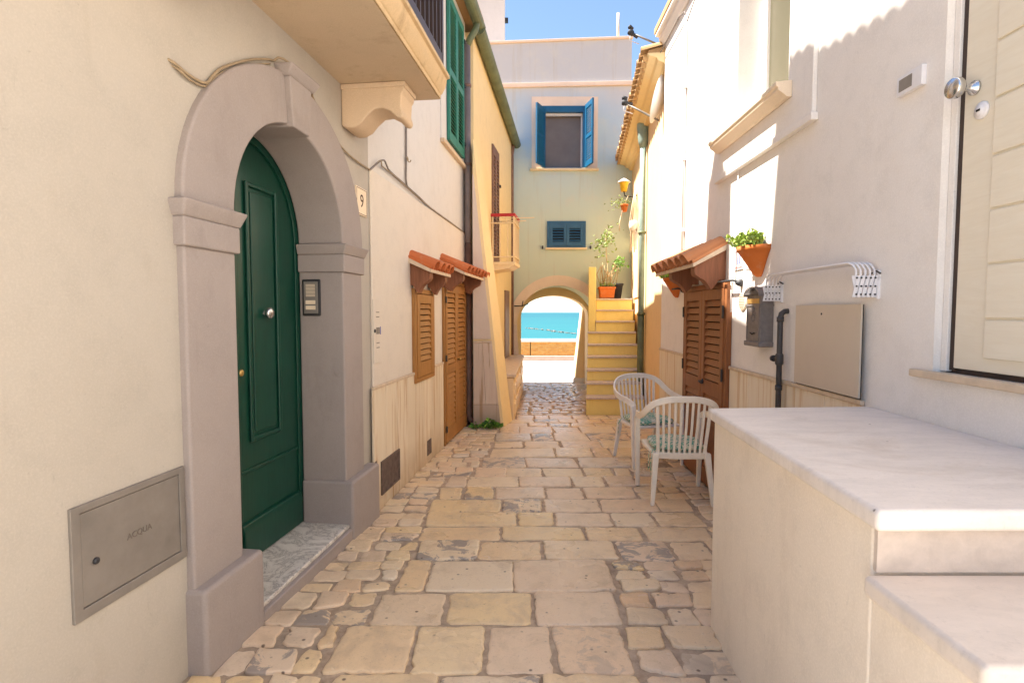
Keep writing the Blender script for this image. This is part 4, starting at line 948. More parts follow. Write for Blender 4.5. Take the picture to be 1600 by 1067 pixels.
# ================================================================== RIGHT WHITE HOUSE
rh_ = thing('house', FR.p(4, 0, 0), 'white house on the right with brown shutter door and deep window', 'house')
WU0, WU1, WZ0, WZ1 = 3.41, 4.215, 2.87, 4.13
w = MB(); w.grid_wall(FR, [-3.5, 1.15, 2.15, WU0, WU1, 6.37], [-.3, 1.262, WZ0, 3.4, WZ1, 4.62], {(1, 1), (1, 2), (3, 2), (3, 3)}, -.35, 0); w.build('wall', 'white_right', rh_)
w = MB(); w.box(FR, 6.32, 6.37, -4.5, -.351, -.3, 4.62); w.build('end_wall', 'white_right', rh_)
w = MB(); w.box(FR, 3.2, 4.4, -1.2, -1.15, 2.6, 4.3); w.build('inner_wall', 'ochre', rh_)
w = MB(); w.prism_oz(FR, [(.12, 4.66), (.12, 4.72), (-4.5, 5.9), (-4.5, 4.62)], -3.5, 6.40); w.build('roof', 'tile_old', rh_)
w = MB(); w.prism_oz(FR, [(0.001, 4.53), (.03, 4.53), (.045, 4.56), (.07, 4.58), (.07, 4.618), (.11, 4.625), (.11, 4.66), (0.001, 4.66)], -3.5, 6.38); w.build('cornice', 'white_right', rh_, bevel=.004)
# wainscot
rt = random.Random(9)
for (a, b) in ((2.56, 4.215), (5.345, 6.365)):
    u = a
    while u < b - .02:
        e = min(b, u + rt.uniform(.26, .40)); e = b if b - e < .12 else e
        m = MB(); m.box(FR, u + .002, e - .002, .001, .014, -.1, 1.055); m.build('travertine_panel', 'trav_r', rh_, bevel=.002); u = e
    m = MB(); m.box(FR, a, b, .001, .024, 1.056, 1.082); m.build('wainscot_cap', 'trav_cap', rh_, bevel=.005)
# window
rw = node('window', FR.p(3.8, 0, 2.87), rh_)
m = MB(); m.grid_wall(FR, [3.07, WU0 - .06, WU1 + .06, 4.56], [2.575, 2.78, WZ1 + .06, 4.45], {(1, 1)}, .0005, .028); m.build('window_surround', 'white_right', rw, bevel=.006)
m = MB(); m.box(FR, 3.05, 4.58, .0005, .042, 2.555, 2.60); m.build('surround_ledge', 'white_right', rw, bevel=.006)
sp = [(-.19, 2.872), (.125, 2.862), (.125, 2.838), (.112, 2.832), (.112, 2.815), (.075, 2.79), (.06, 2.775), (.029, 2.775), (.029, 2.80), (-.001, 2.80), (-.001, 2.86), (-.19, 2.86)]
m = MB(); m.prism_oz(FR, sp, 3.30, 4.50) if False else None
m = MB(); m.prism_oz(FR, [(.0285, 2.873), (.125, 2.863), (.125, 2.838), (.112, 2.832), (.112, 2.815), (.075, 2.79), (.06, 2.775), (.0285, 2.775)], 3.30, 4.48); m.build('sill', 'arch_band', rw, bevel=.004)
m = MB(); m.box(FR, WU0 + .002, WU1 - .002, -.34, .0283, 2.8715, 2.881); m.build('sill_board', 'white_right', rw)
m = MB(); m.grid_wall(FR, [WU0 + .002, WU0 + .05, WU1 - .06, WU1 - .002], [2.882, 2.94, WZ1 - .05, WZ1], {(1, 1)}, -.24, -.185); m.build('window_frame', 'window_frame', rw, bevel=.004)
m = MB(); m.box(FR, WU0 + .049, WU1 - .059, -.215, -.208, 2.939, WZ1 - .049); m.build('pane', 'glass', rw)
# brown shutter door
rd = node('shutter_door', FR.p(4.8, 0, 0), rh_)
m = MB(); m.box(FR, 4.22, 4.265, .001, .045, -.02, 1.735); m.box(FR, 5.295, 5.34, .001, .045, -.02, 1.735); m.box(FR, 4.265, 5.295, .001, .045, 1.69, 1.735); m.build('door_frame', 'wood_red', rd, bevel=.004)
for a, b in ((4.268, 4.777), (4.783, 5.292)):
    shutter_leaf(FR, a, b, .02, 1.687, .052, 'wood_red', rd, [(.16, .80), (.92, 1.60)], pitch=.062, stile=.07)
nR = (FR.o.x, FR.o.y, 0)
m = MB(); m.lathe(FR.p(4.72, .052, .90), nR, [(.022, 0), (.022, .006), (.009, .01), (.009, .035), (.002, .036)], 12); m.tube([FR.p(4.72, .085, .90), FR.p(4.64, .09, .895)], .009, 8); m.build('door_handle', 'iron', rd)
for zz in (.25, .95, 1.45):
    for u in (4.262, 5.298):
        m = MB(); m.box(FR, u - .012, u + .012, .053, .064, zz, zz + .10); m.build('hinge', 'iron', rd, bevel=.003)
canopy(FR, 4.34, 5.56, 2.05, 1.90, .30, 6, 'tile_r', rh_, (4.42, 5.08), 1.755, .25)
for (u, o) in ((4.05, .07), (5.45, .07)):
    m = MB(); m.tube([FR.p(u + .22, o, 1.735), FR.p(u, o, 1.735), FR.p(u, .0, 1.715)], .009, 8); m.lathe(FR.p(u, 0, 1.715), nR, [(.028, 0), (.026, .02), (.012, .045), (.002, .045)], 12); m.build('shutter_stay', 'iron', rh_)
# ivory front door at the top of the steps
fd = node('front_door', FR.p(1.7, -.06, 1.27), rh_)
m = MB(); m.box(FR, 1.152, 2.148, -.06, -.052, 1.263, 3.399); m.box(FR, 2.088, 2.118, -.0515, -.040, 1.275, 3.399); m.build('door_frame', 'brown_rail', fd)
m = MB(); m.box(FR, 2.1185, 2.1475, -.0515, -.028, 1.269, 3.399); m.build('door_lining', 'white_right', fd, bevel=.003)
m = MB(); m.box(FR, 1.16, 2.087, -.051, -.030, 1.285, 3.39); m.build('leaf', 'door_white', fd, bevel=.004)
zc = 1.33
edges = [1.33, 1.475, 1.67, 1.862, 2.05, 2.246, 2.44, 2.63, 2.82, 3.01, 3.2, 3.36]
for a, b in zip(edges[:-1], edges[1:]):
    m = MB(); m.box(FR, 1.18, 1.947, -.0298, -.022, a + .004, b - .004); m.build('plank', 'door_white', fd, bevel=.004)
m = MB(); m.lathe(FR.p(2.040, -.03, 2.318), nR, [(.026, 0), (.026, .008), (.014, .014), (.012, .04), (.014, .048), (.03, .055), (.037, .065), (.037, .082), (.033, .088), (.002, .088)], 28); m.build('door_knob', 'chrome', fd)
m = MB(); m.lathe(FR.p(2.004, -.03, 2.225), nR, [(.031, 0), (.031, .006), (.026, .010), (.018, .011), (.017, .016), (.002, .016)], 28); m.build('lock_plate', 'white_enamel', fd)
m = MB(); m.box(FR, 1.995, 2.012, -.0138, -.0125, 2.221, 2.229); m.build('keyhole', 'black', fd)
m = MB(); m.box(FR, 1.0, 2.235, .0008, .035, 1.238, 1.268); m.build('threshold', 'trav_cap', fd, bevel=.005)
bell = node('bell_plate', FR.p(2.31, 0, 2.41), rh_)
m = MB(); m.box(FR, 2.243, 2.392, .0, .022, 2.415, 2.497); m.build('bell_housing', 'white_enamel', bell, bevel=.004)
m = MB(); m.box(FR, 2.298, 2.375, .0222, .0235, 2.432, 2.482); m.build('bell_label', 'metal', bell)
# grey hatch panel, grille, pipe
hp = node('hatch_panel', FR.p(2.87, .02, 1.07), rh_)
m = MB(); m.box(FR, 2.562, 3.175, .024, .034, 1.09, 1.538); m.build('hatch_plate', 'beige_metal', hp, bevel=.002)
m = MB(); m.box(FR, 2.557, 3.168, .0245, .0255, 1.086, 1.536); m.build('hatch_shadow', 'black', hp)  # black sheet drawn as the shadow line along the plate's edge
m = MB(); m.lathe(FR.p(2.90, .034, 1.49), nR, [(.006, 0), (.006, .002), (.002, .002)], 10); m.build('hatch_screw', 'iron', hp)
m = MB(); m.lathe(FR.p(4.01, 0, 1.575), nR, [(.066, 0), (.066, .010), (.058, .014), (.002, .014)], 24); gr = m.build('round_vent', 'ivory', rh_)
for k in range(9):
    z0 = 1.575 - .048 + k * .012; hw = math.sqrt(max(0, .055 ** 2 - (z0 - 1.575) ** 2))
    m = MB(); m.box(FR, 4.01 - hw, 4.01 + hw, .0142, .0152, z0 - .002, z0 + .003); m.build('vent_slot', 'engrave', gr)
cn = MB(); cn.tube([FR.p(5.50, .02, 2.04), FR.p(5.50, .02, 4.4)], .014, 8); cn.build('conduit', 'white_pvc', rh_)
cn = MB(); cn.tube([FR.p(4.16, .034, 1.5), FR.p(4.16, .034, 1.83)], .006, 6); cn.tube([FR.p(4.13, .012, 1.74), FR.p(4.13, .012, 2.85)], .005, 6); cn.build('wire', 'white_pvc', rh_)
for z0 in (2.3, 3.0, 3.7):
    m = MB(); m.box(FR, 5.475, 5.525, 0, .036, z0, z0 + .02); m.build('conduit_clip', 'white_pvc', rh_)
m = MB(); m.tube([FR.p(5.50, .02, 4.4), FR.p(5.53, .03, 4.45), FR.p(5.65, .05, 4.46), FR.p(6.38, .05, 4.45)], .008, 6); m.tube([FR.p(5.46, .02, 4.33), FR.p(5.2, .02, 4.42), FR.p(4.6, .02, 4.52)], .006, 6); m.build('roof_wire', 'cable_grey', rh_)
gp_ = thing('gas_pipe', FR.p(3.335, .05, 0), 'dark grey gas pipe with valve bent into the wall by the mailbox', 'pipe')
m = MB(); m.tube([FR.p(3.335, 0, 1.505), FR.p(3.335, .022, 1.503), FR.p(3.335, .04, 1.49), FR.p(3.335, .046, 1.465), FR.p(3.335, .046, 0)], .0165, 12); m.build('pipe', 'pipe_dark', gp_)
m = MB(); m.lathe(FR.p(3.335, .046, 1.175), (0, 0, 1), [(.020, 0), (.024, .01), (.024, .06), (.020, .07)], 12); m.tube([FR.p(3.335, .046, 1.21), FR.p(3.40, .05, 1.21)], .011, 8); m.lathe(FR.p(3.395, .05, 1.21), FR.e.to_3d(), [(.02, 0), (.02, .02), (.002, .021)], 10); m.build('valve', 'pipe_dark', gp_)
for z0 in (1.44, 1.02):
    m = MB(); m.lathe(FR.p(3.335, .046, z0), (0, 0, 1), [(.021, 0), (.021, .03)], 12); m.build('coupling', 'pipe_dark', gp_)

# ================================================================== ENTRANCE STEPS (right front)
es = thing('entrance_steps', (1.3, 1.6, 0), 'raised cream landing with pale stone slab and steps in front of the ivory door', 'steps')
lx = lambda y: .835 + .0687 * (y - 1.2)
def wxr(y): return xr(y) - .0015
m = MB(); m.slab([(lx(1.235), 1.235), (lx(2.455), 2.455), (wxr(2.5), 2.50), (wxr(1.235), 1.235)], -.2, 1.008); m.build('base', 'step_plaster', es, bevel=.01)
m = MB(); m.slab([(.812, 1.185), (.900, 2.483), (wxr(2.53), 2.53), (wxr(1.19), 1.19)], 1.009, 1.06); m.build('landing_slab', 'slab', es, bevel=.014, segs=4)
zt = .90; yy = 1.234; kk = 0
while zt > .1:
    y1 = yy - .31
    m = MB(); m.box(WORLD, lx(yy) + .002, wxr(yy) - .02, yy - .012, yy - .0005, zt + .002, zt + .108 + (0 if kk else 0)); m.build('riser', 'riser', es)
    m = MB(); m.slab([(lx(y1) + .002, y1), (lx(yy) + .002, yy - .002), (wxr(yy), yy - .002), (wxr(y1), y1)], -.2, zt - .052); m.build('step_base', 'step_plaster', es)
    m = MB(); m.slab([(.803 + .0687 * (y1 - .95) * .9 - .0, y1 - .035), (.803 + .0687 * (yy - 1.2), yy - .013), (wxr(yy), yy - .013), (wxr(y1), y1 - .035)], zt - .05, zt); m.build('tread', 'slab2', es, bevel=.014, segs=4)
    yy = y1; zt -= .163; kk += 1

# ================================================================== OCHRE HOUSE + YELLOW STAIR (right, beyond)
oh = thing('house', FO.p(2, 0, 0), 'ochre house with tiled eave on the right beside the yellow stair', 'house')
w = MB(); w.box(FO, .0, 4.66, -4, 0, -.4, 4.30); w.build('wall', 'ochre', oh)
w = MB(); w.prism_oz(FO, [(0, 4.30), (.06, 4.30), (.08, 4.34), (.14, 4.36), (.16, 4.40), (.24, 4.42), (.26, 4.45), (-.2, 4.45)], -.02, 4.62); w.build('eave_moulding', 'yellow', oh)
w = MB(); w.prism_oz(FO, [(.25, 4.451), (.25, 4.48), (-4, 5.4), (-4, 4.451)], -.02, 4.62); w.build('roof', 'tile_old', oh)
for k in range(28):
    m = MB(); u = .03 + k * .165; up = Vector((0, 0, 1))
    tile_mesh(m, FO.p(u, -.25, 4.60), FO.p(u, .34 + rnd.uniform(-.01, .015), 4.475), .066, .075, (FO.e.x, FO.e.y, 0), up); m.build('roof_tile', 'tile_old', oh)
    m = MB(); tile_mesh(m, FO.p(u + .0825, -.25, 4.585), FO.p(u + .0825, .30, 4.46), .06, .06, (FO.e.x, FO.e.y, 0), up, flip=True); m.build('roof_tile', 'tile_old', oh)
m = MB(); m.box(FO, 3.2, 3.9, .0, .02, 1.76, 3.0) ; m.build('side_door', 'arch_band', oh)
gp2 = thing('downpipe', FO.p(2.1, .06, 0), 'green weathered rainwater pipe on the ochre house above the stair', 'pipe')
m = MB(); m.tube([FO.p(2.1, .07, 4.05), FO.p(2.1, .07, 1.45)], .045, 12); m.build('upper_pipe', 'pipe_green', gp2)
m = MB(); m.lathe(FO.p(2.1, .07, 4.0), (0, 0, 1), [(.05, 0), (.075, .10), (.095, .30), (.095, .36), (.08, .37)], 14); m.build('hopper', 'pipe_green', gp2)
m = MB(); m.tube([FO.p(2.1, .07, 1.47), FO.p(2.1, .07, -.05)], .052, 12); m.build('lower_pipe', 'gutter_green', gp2)
for z0 in (1.45, 2.7):
    m = MB(); m.lathe(FO.p(2.1, .07, z0), (0, 0, 1), [(.06, 0), (.06, .04)], 12); m.build('pipe_clamp', 'gutter_green', gp2)
stt = thing('outdoor_staircase', (1.6, 9, 0), 'yellow plastered stone staircase climbing towards the blue house', 'staircase')
SX0 = lambda y: 1.108 + .155 * (y - 8.05)
SX1 = lambda y: FO.p(y - 6.37, .0, 0)[0] + .0
tz = [.235, .419, .596, .783, .965, 1.16, 1.347, 1.546, 1.75]
y0 = 8.05; zp = -.2
for k, z in enumerate(tz):
    y1 = y0 + .26 if k < 8 else 11.0
    xa = SX0(y0) + (.135 if k >= 6 else 0)
    xa1 = SX0(y1) + (.135 if k >= 6 else 0)
    rx = lambda y: SX1(y) - .05
    m = MB(); m.slab([(xa, y0), (rx(y0), y0), (rx(y1 + .0), y1), (xa1, y1)], -.3, z - .032); m.build('riser', 'stair_yellow', stt)
    m = MB(); m.slab([(xa - .012, y0 - .03), (rx(y0), y0 - .03), (rx(y1), y1 - .002), (xa1 - .012, y1 - .002)], z - .031, z); m.build('tread', 'riser', stt, bevel=.006)
    y0 = y1
m = MB(); yA, yB = 9.63, 10.96; m.slab([(SX0(yA) - .004, yA), (SX0(yA) + .128, yA), (SX0(yB) + .128, yB), (SX0(yB) - .004, yB)], -.2, 2.29); m.build('parapet', 'stair_yellow', stt, bevel=.012)
m = MB(); m.prism_oz(FO, [(.0, -.1), (.045, -.1), (.045, .1), (0, .1)], 1.7, 4.6); m.build('skirting', 'stair_yellow', stt)

# ================================================================== BEYOND THE ARCH
pw = thing('parapet_wall', (2, 20, -.3), 'low orange brick parapet with white coping facing the sea', 'wall')
m = MB(); m.box(WORLD, -12, .66, 19.95, 20.35, -.2, .40); m.build('brick_bay', 'brick', pw); m = MB(); m.box(WORLD, .69, 16, 19.95, 20.35, -.2, .40); m.build('brick_bay', 'brick', pw)
m = MB(); m.box(WORLD, .661, .689, 20.0, 20.3, -.2, .40); m.build('joint', 'black', pw)
m = MB(); m.box(WORLD, -12, 16, 19.90, 20.4, .401, .50); m.build('coping', 'white_right', pw, bevel=.01)
m = MB(); m.box(WORLD, -12, 16, 19.82, 19.949, -.4, -.10); m.build('kerb', 'brick_kerb', pw, bevel=.01)
rk = random.Random(11)
for (xa, xb, yb, lab) in ((18, 44, 640, 'pale rock breakwater in the sea, the left and farther one through the arch'), (40, 64, 540, 'pale rock breakwater in the sea, the right and nearer one through the arch')):
    m = MB(); nn = 34
    for i in range(nn):
        t = i / nn; x = xa + (xb - xa) * t + rk.gauss(0, .6); y = yb - 90 * t + rk.gauss(0, 2.2); s = rk.uniform(.5, 1.35)
        vs = [Vector((rk.gauss(0, 1), rk.gauss(0, 1), rk.gauss(0, .8))).normalized() * s * rk.uniform(.8, 1.2) for _ in range(9)]
        bm = bmesh.new(); [bm.verts.new(v) for v in vs]; bmesh.ops.convex_hull(bm, input=bm.verts); bm.verts.index_update()
        m.add([(v.co.x + x, v.co.y + y, v.co.z - 17.5) for v in bm.verts], [[v.index for v in f.verts] for f in bm.faces]); bm.free()
    tag(m.build('breakwater', 'rock', weld=False), lab, 'breakwater', 'breakwaters in the sea')

# ================================================================== OBJECTS
# ---- mailbox
mb_ = thing('mailbox', FR.p(3.63, 0, 1.27), 'grey cast metal mailbox with arched top on the right wall', 'mailbox')
ua, ub, od = 3.525, 3.745, .085
um = (ua + ub) / 2
top = [(um + (ub - um) * math.cos(math.pi * k / 12) * (1 if 0 < k < 12 else 1), 1.595 + .05 * math.sin(math.pi * k / 12) ** 1.2) for k in range(13)]
m = MB(); m.prism(FR, [(ua, 1.30), (ub, 1.30)] + top, 0, od); m.build('body', 'mailbox', mb_, bevel=.004)
hood = [(um + (ub + .012 - um) * math.cos(math.pi * k / 12), 1.600 + .055 * math.sin(math.pi * k / 12)) for k in range(13)]
m = MB(); m.prism(FR, hood + [(u_, z_ + .014) for u_, z_ in hood[::-1]], 0, od + .02); m.build('hood', 'mailbox', mb_, bevel=.003)
m = MB(); m.box(FR, ua - .010, ub + .010, 0, od + .012, 1.272, 1.305); m.build('base_moulding', 'mailbox', mb_, bevel=.006)
m = MB(); m.box(FR, ua + .02, ub - .02, od, od + .004, 1.555, 1.588); m.build('letter_flap', 'brass', mb_, bevel=.002)
m = MB(); m.grid_wall(FR, [ua + .012, ua + .02, ub - .02, ub - .012], [1.415, 1.422, 1.538, 1.545], {(1, 1)}, od, od + .005); m.grid_wall(FR, [ua + .012, ua + .02, ub - .02, ub - .012], [1.315, 1.322, 1.402, 1.409], {(1, 1)}, od, od + .005); m.build('door_moulding', 'mailbox', mb_)
m = MB(); m.lathe(FR.p(um, od, 1.515), nR, [(.018, 0), (.018, .004), (.012, .006), (.002, .006)], 16); m.box(FR, um - .035, um + .035, od, od + .004, 1.488, 1.496)
for k in range(10):
    a = 2 * math.pi * k / 10; m.lathe(FR.p(um + .026 * math.cos(a), od, 1.460 + .022 * math.sin(a)), nR, [(.006, 0), (.005, .004), (.001, .005)], 8)
m.build('emblem', 'mailbox', mb_)
m = MB(); m.tube([FR.p(um - .035, od + .005, 1.362), FR.p(um, od + .007, 1.352), FR.p(um + .035, od + .005, 1.362)], .004, 6); m.build('handle', 'black', mb_)
for u in (ua + .004, ub - .004):
    m = MB(); m.box(FR, u - .01, u + .01, 0, od + .008, 1.535, 1.552); m.build('side_knob', 'mailbox', mb_, bevel=.004)
# ---- drying rack
dk = thing('drying_rack', FR.p(2.95, .07, 1.56), 'folded white wall-mounted clothes drying rack above the grey hatch panel', 'drying rack')
for k in range(5):
    o = .022 + .021 * k; ua, ub = 2.505, 3.395
    m = MB(); m.tube([FR.p(ua - .012, o, 1.585), FR.p(ua - .010, o, 1.69), FR.p(ua + .006, o + .003, 1.715), FR.p(ua + .035, o + .006, 1.727), FR.p(ub - .035, o + .006, 1.727), FR.p(ub - .006, o + .003, 1.715), FR.p(ub + .010, o, 1.69), FR.p(ub + .012, o, 1.585)], .0055, 8); m.build('rod', 'white_enamel', dk)
for u in (2.490, 3.410):
    for k in range(5):
        o = .012 + .021 * k
        for (a, b) in ((1.568, 1.665), (1.665, 1.568)):
            m = MB(); e = .004 if a < b else -.004
            m.box8([FR.p(u + e - .002, o - .008, a), FR.p(u + e + .002, o - .008, a), FR.p(u + e + .002, o + .008, a), FR.p(u + e - .002, o + .008, a), FR.p(u + e - .002, o + .013, b), FR.p(u + e + .002, o + .013, b), FR.p(u + e + .002, o + .029, b), FR.p(u + e - .002, o + .029, b)]); m.build('scissor_arm', 'white_enamel', dk)
        for z0 in (1.58, 1.617, 1.655):
            m = MB(); m.lathe(FR.p(u - .010, o + .012, z0), FR.e.to_3d(), [(.0045, 0), (.0045, .003), (.001, .004)], 8); m.build('rivet', 'iron', dk)
    m = MB(); m.box(FR, u - .006, u + .006, 0, .012, 1.56, 1.69); m.build('wall_plate', 'white_enamel', dk)
    m = MB(); m.tube([FR.p(u - .01, .004, 1.675), FR.p(u - .02, .03, 1.685)], .004, 6); m.tube([FR.p(u + .012, .004, 1.68), FR.p(u + .02, .035, 1.675)], .004, 6); m.build('screw', 'iron', dk)
# ---- wall planters
def planter(uc, ztop, rad, label, seed, nleaf, long=False):
    t = thing('wall_planter', FR.p(uc, 0, ztop - .2), label, 'planter', 'terracotta planters hung on the right wall'); r = random.Random(seed)
    prof = [(.16, -.205), (.30, -.185), (.75, -.08), (.96, -.035), (1.0, -.034), (1.03, 0), (.95, 0), (.93, -.03)]; n = 14; vs = []
    for k, (q, h) in enumerate(prof):
        for i in range(n + 1):
            a = math.pi * i / n; vs.append(FR.p(uc + math.cos(a) * rad * q, .002 + max(.0, math.sin(a)) * rad * .95 * q, ztop + h))
    m = MB(); fs = [(j * (n + 1) + i, j * (n + 1) + i + 1, (j + 1) * (n + 1) + i + 1, (j + 1) * (n + 1) + i) for j in range(len(prof) - 1) for i in range(n)]
    m.add(vs, fs, True)
    bk = [j * (n + 1) for j in range(6)]; m.f.append(bk + [j * (n + 1) + n for j in range(5, -1, -1)]); m.f.append(list(range(n + 1)))
    m.build('pot', 'pot', t)
    m = MB(); n2 = 12; m.add([FR.p(uc + math.cos(math.pi * i / n2) * rad * .93, .004 + math.sin(math.pi * i / n2) * rad * .88, ztop - .022) for i in range(n2 + 1)], [list(range(n2 + 1))]); m.build('soil', 'soil', t)
    fo = MB(); stm = MB()
    for k in range(nleaf):
        a = r.uniform(0, math.pi); q = rad * r.uniform(.1, 1.12); b = Vector(FR.p(uc + math.cos(a) * q, .02 + math.sin(a) * q * .95, ztop - .01)); h = r.uniform(.015, .095)
        d = Vector((FR.o.x * math.sin(a) + FR.e.x * math.cos(a), FR.o.y * math.sin(a) + FR.e.y * math.cos(a), 0)); tip = b + Vector((0, 0, h)) + d * r.uniform(0, .05)
        stm.tube([b, tip], .0018, 4, False)
        for j in range(13): leaf(fo, tip + Vector((r.gauss(0, .010), r.gauss(0, .010), r.gauss(0, .008))), Vector((r.gauss(0, 1), r.gauss(0, 1), r.uniform(0, 1.2))), r.uniform(.016, .032), r, .5)
    for (du, do, dz, h) in ((-.02, .08, .0, .15), (.20, .10, -.01, .04), (-.22, .10, -.02, .01)):
        b = Vector(FR.p(uc + du * .5, do, ztop)); tip = Vector(FR.p(uc + du * 1.15, do + .01, ztop + h + dz)); stm.tube([b, tip], .002, 4, False)
        for j in range(16): leaf(fo, b.lerp(tip, r.random()), Vector((r.gauss(0, 1), r.gauss(0, 1), r.uniform(0, 1))), r.uniform(.012, .02), r, .4)
    fo.build('foliage', 'leaf_lime', t, weld=False); stm.build('stems', 'leaf', t, weld=False)
planter(3.74, 1.945, .155, 'terracotta wall planter of succulents beside the near end of the tile canopy', 3, 46)
planter(5.70, 1.855, .155, 'terracotta wall planter at the far end of the tile canopy', 8, 34)
# ---- house number tile
nt = thing('house_number_tile', FR.p(4.1, 0, 1.82), 'white ceramic number tile with blue figures half hidden by the planter', 'sign')
m = MB(); m.box(FR, 4.02, 4.185, 0, .010, 1.815, 1.965); m.build('tile', 'ceramic', nt, bevel=.003)
m = MB(); m.box(FR, 4.10, 4.115, .010, .0112, 1.855, 1.93); m.box(FR, 4.065, 4.08, .010, .0112, 1.855, 1.93); m.build('figures', 'blue_ink', nt)
m = MB()
for k in range(7): m.box(FR, 4.03 + k * .021, 4.044 + k * .021, .010, .011, 1.824, 1.838); m.box(FR, 4.03 + k * .021, 4.044 + k * .021, .010, .011, 1.944, 1.957)
m.build('border', 'red_ink', nt)
# ---- chairs
def make_chair(loc, rot, mat, label):
    t = thing('garden_chair', (loc[0], loc[1], gz(loc[1])), label, 'chair', 'white plastic garden chairs')
    Rm = Matrix.Rotation(rot, 3, 'Z'); o = Vector((loc[0], loc[1], gz(loc[1]))); X = lambda p: tuple(o + Rm @ Vector(p))
    # rim that runs from arm to arm over the back
    half = [(.262, .228, .595), (.282, .19, .635), (.292, .10, .650), (.296, 0, .660), (.294, -.09, .678), (.283, -.165, .712), (.254, -.218, .762), (.20, -.254, .804), (.105, -.277, .830)]
    rim = [(-x, y, z) for x, y, z in half] + [(0, -.282, .834)] + half[::-1]
    def band(pts, wds, th):
        m = MB(); P = [Vector(p) for p in pts]; vs = []
        for i, p in enumerate(P):
            tg = (P[min(i + 1, len(P) - 1)] - P[max(i - 1, 0)]).normalized(); out = Vector((p.x, p.y + .02, 0)).normalized()
            inn = out - tg * out.dot(tg); inn.normalize(); w_ = tg.cross(inn).normalized(); wd = wds[i]
            for a, b in ((-1, -1), (1, -1), (1, 1), (-1, 1)): vs.append(X(p + w_ * wd * .5 * a + inn * th * .5 * b))
        n = len(P); m.add(vs, [(i * 4 + k, i * 4 + (k + 1) % 4, i * 4 + 4 + (k + 1) % 4, i * 4 + 4 + k) for i in range(n - 1) for k in range(4)] + [(0, 1, 2, 3), tuple(4 * n - 4 + k for k in range(4))]); return m
    fine = []
    for i in range(len(rim) - 1):
        p0, p1, p2, p3 = [Vector(rim[max(0, min(len(rim) - 1, i + d))]) for d in (-1, 0, 1, 2)]
        for q in (0, .25, .5, .75): fine.append(.5 * ((2 * p1) + (-p0 + p2) * q + (2 * p0 - 5 * p1 + 4 * p2 - p3) * q * q + (-p0 + 3 * p1 - 3 * p2 + p3) * q ** 3))
    fine.append(Vector(rim[-1])); nf = len(fine)
    band(fine, [.050 + .008 * abs(2 * i / (nf - 1) - 1) for i in range(nf)], .020).build('back_rim', mat, t, bevel=.006, segs=2)
    # slats
    for k in range(10):
        x = -.180 + .040 * k; s = abs(x) / .2
        zt = .826 - .40 * max(0, abs(x) - .02) ** 1.5; yt = -.278 + .22 * x * x * 3; zb, yb = .375, -.205 + .5 * x * x
        xt = x * 1.12
        m = MB(); pts = [(x, yb, zb), (x * 1.02, yb - .018, .48), (x * 1.07, (yb + yt) / 2 - .01, .62), (xt, yt + .004, zt)]
        vs = [];
        for p in pts:
            for a, b in ((-1, -1), (1, -1), (1, 1), (-1, 1)): vs.append(X((p[0] + (.0095 if 0 < k < 9 else .013) * a, p[1] + .006 * b, p[2])))
        m.add(vs, [(i * 4 + q, i * 4 + (q + 1) % 4, i * 4 + 4 + (q + 1) % 4, i * 4 + 4 + q) for i in range(3) for q in range(4)] + [(0, 1, 2, 3), (12, 13, 14, 15)]); m.build('slat', mat, t, bevel=.003)
    m = MB(); pl_ = []
    for i in range(9):
        x = -.20 + .05 * i; yb = -.212 + .5 * x * x; pl_.append((x, yb))
    vs = [X((x, y + d, z)) for x, y in pl_ for (d, z) in ((-.008, .355), (.010, .355), (.004, .405), (-.012, .405))]
    m.add(vs, [(i * 4 + q, i * 4 + (q + 1) % 4, i * 4 + 4 + (q + 1) % 4, i * 4 + 4 + q) for i in range(8) for q in range(4)] + [(0, 1, 2, 3), (32, 33, 34, 35)]); m.build('back_panel', mat, t, bevel=.004)
    m = MB(); st = [(-.235, .235), (.235, .235), (.245, .1), (.215, -.20), (-.215, -.20), (-.245, .1)]
    vs = [X((x, y, .372 + (.012 if y > 0 else 0))) for x, y in st] + [X((x * .98, y * .98, .398 + (.012 if y > 0 else 0))) for x, y in st]; n = 6
    m.add(vs, [list(range(6)), list(range(6, 12))] + [(i, (i + 1) % n, n + (i + 1) % n, n + i) for i in range(n)]); m.build('seat', mat, t, bevel=.008)
    def leg(a, b, wa, wb):
        m = MB(); vs = []
        for p, (w1, w2) in ((a, wa), (b, wb)):
            for s1, s2 in ((-1, -1), (1, -1), (1, 1), (-1, 1)): vs.append(X((p[0] + s1 * w1 / 2, p[1] + s2 * w2 / 2, p[2])))
        m.add(vs, [(0, 1, 2, 3), (4, 5, 6, 7), (0, 1, 5, 4), (1, 2, 6, 5), (2, 3, 7, 6), (3, 0, 4, 7)]); m.build('leg', mat, t, bevel=.007)
    for s in (-1, 1):
        leg((s * .258, .235, 0), (s * .270, .222, .605), (.034, .032), (.046, .055))
        leg((s * .232, -.262, 0), (s * .198, -.198, .40), (.030, .032), (.050, .046))
    c = MB(); n = 28; rings = [(.90, .400), (1.0, .412), (1.02, .424), (.98, .440), (.85, .450), (.4, .455)]; vs = []
    for q, z in rings:
        for k in range(n):
            a = 2 * math.pi * k / n; ca, sa = math.cos(a), math.sin(a); rr = .205 * q / max(abs(ca), abs(sa)) ** .72 * (1 + .02 * math.sin(9 * a) + .012 * math.sin(17 * a))
            vs.append(X((rr * ca, rr * sa + .02, z + .010 + .004 * math.sin(5 * a))))
    m_ = len(rings); c.add(vs, [(i * n + k, i * n + (k + 1) % n, (i + 1) * n + (k + 1) % n, (i + 1) * n + k) for i in range(m_ - 1) for k in range(n)] + [list(range(n)), list(range((m_ - 1) * n, m_ * n))], True)
    return t, c, X
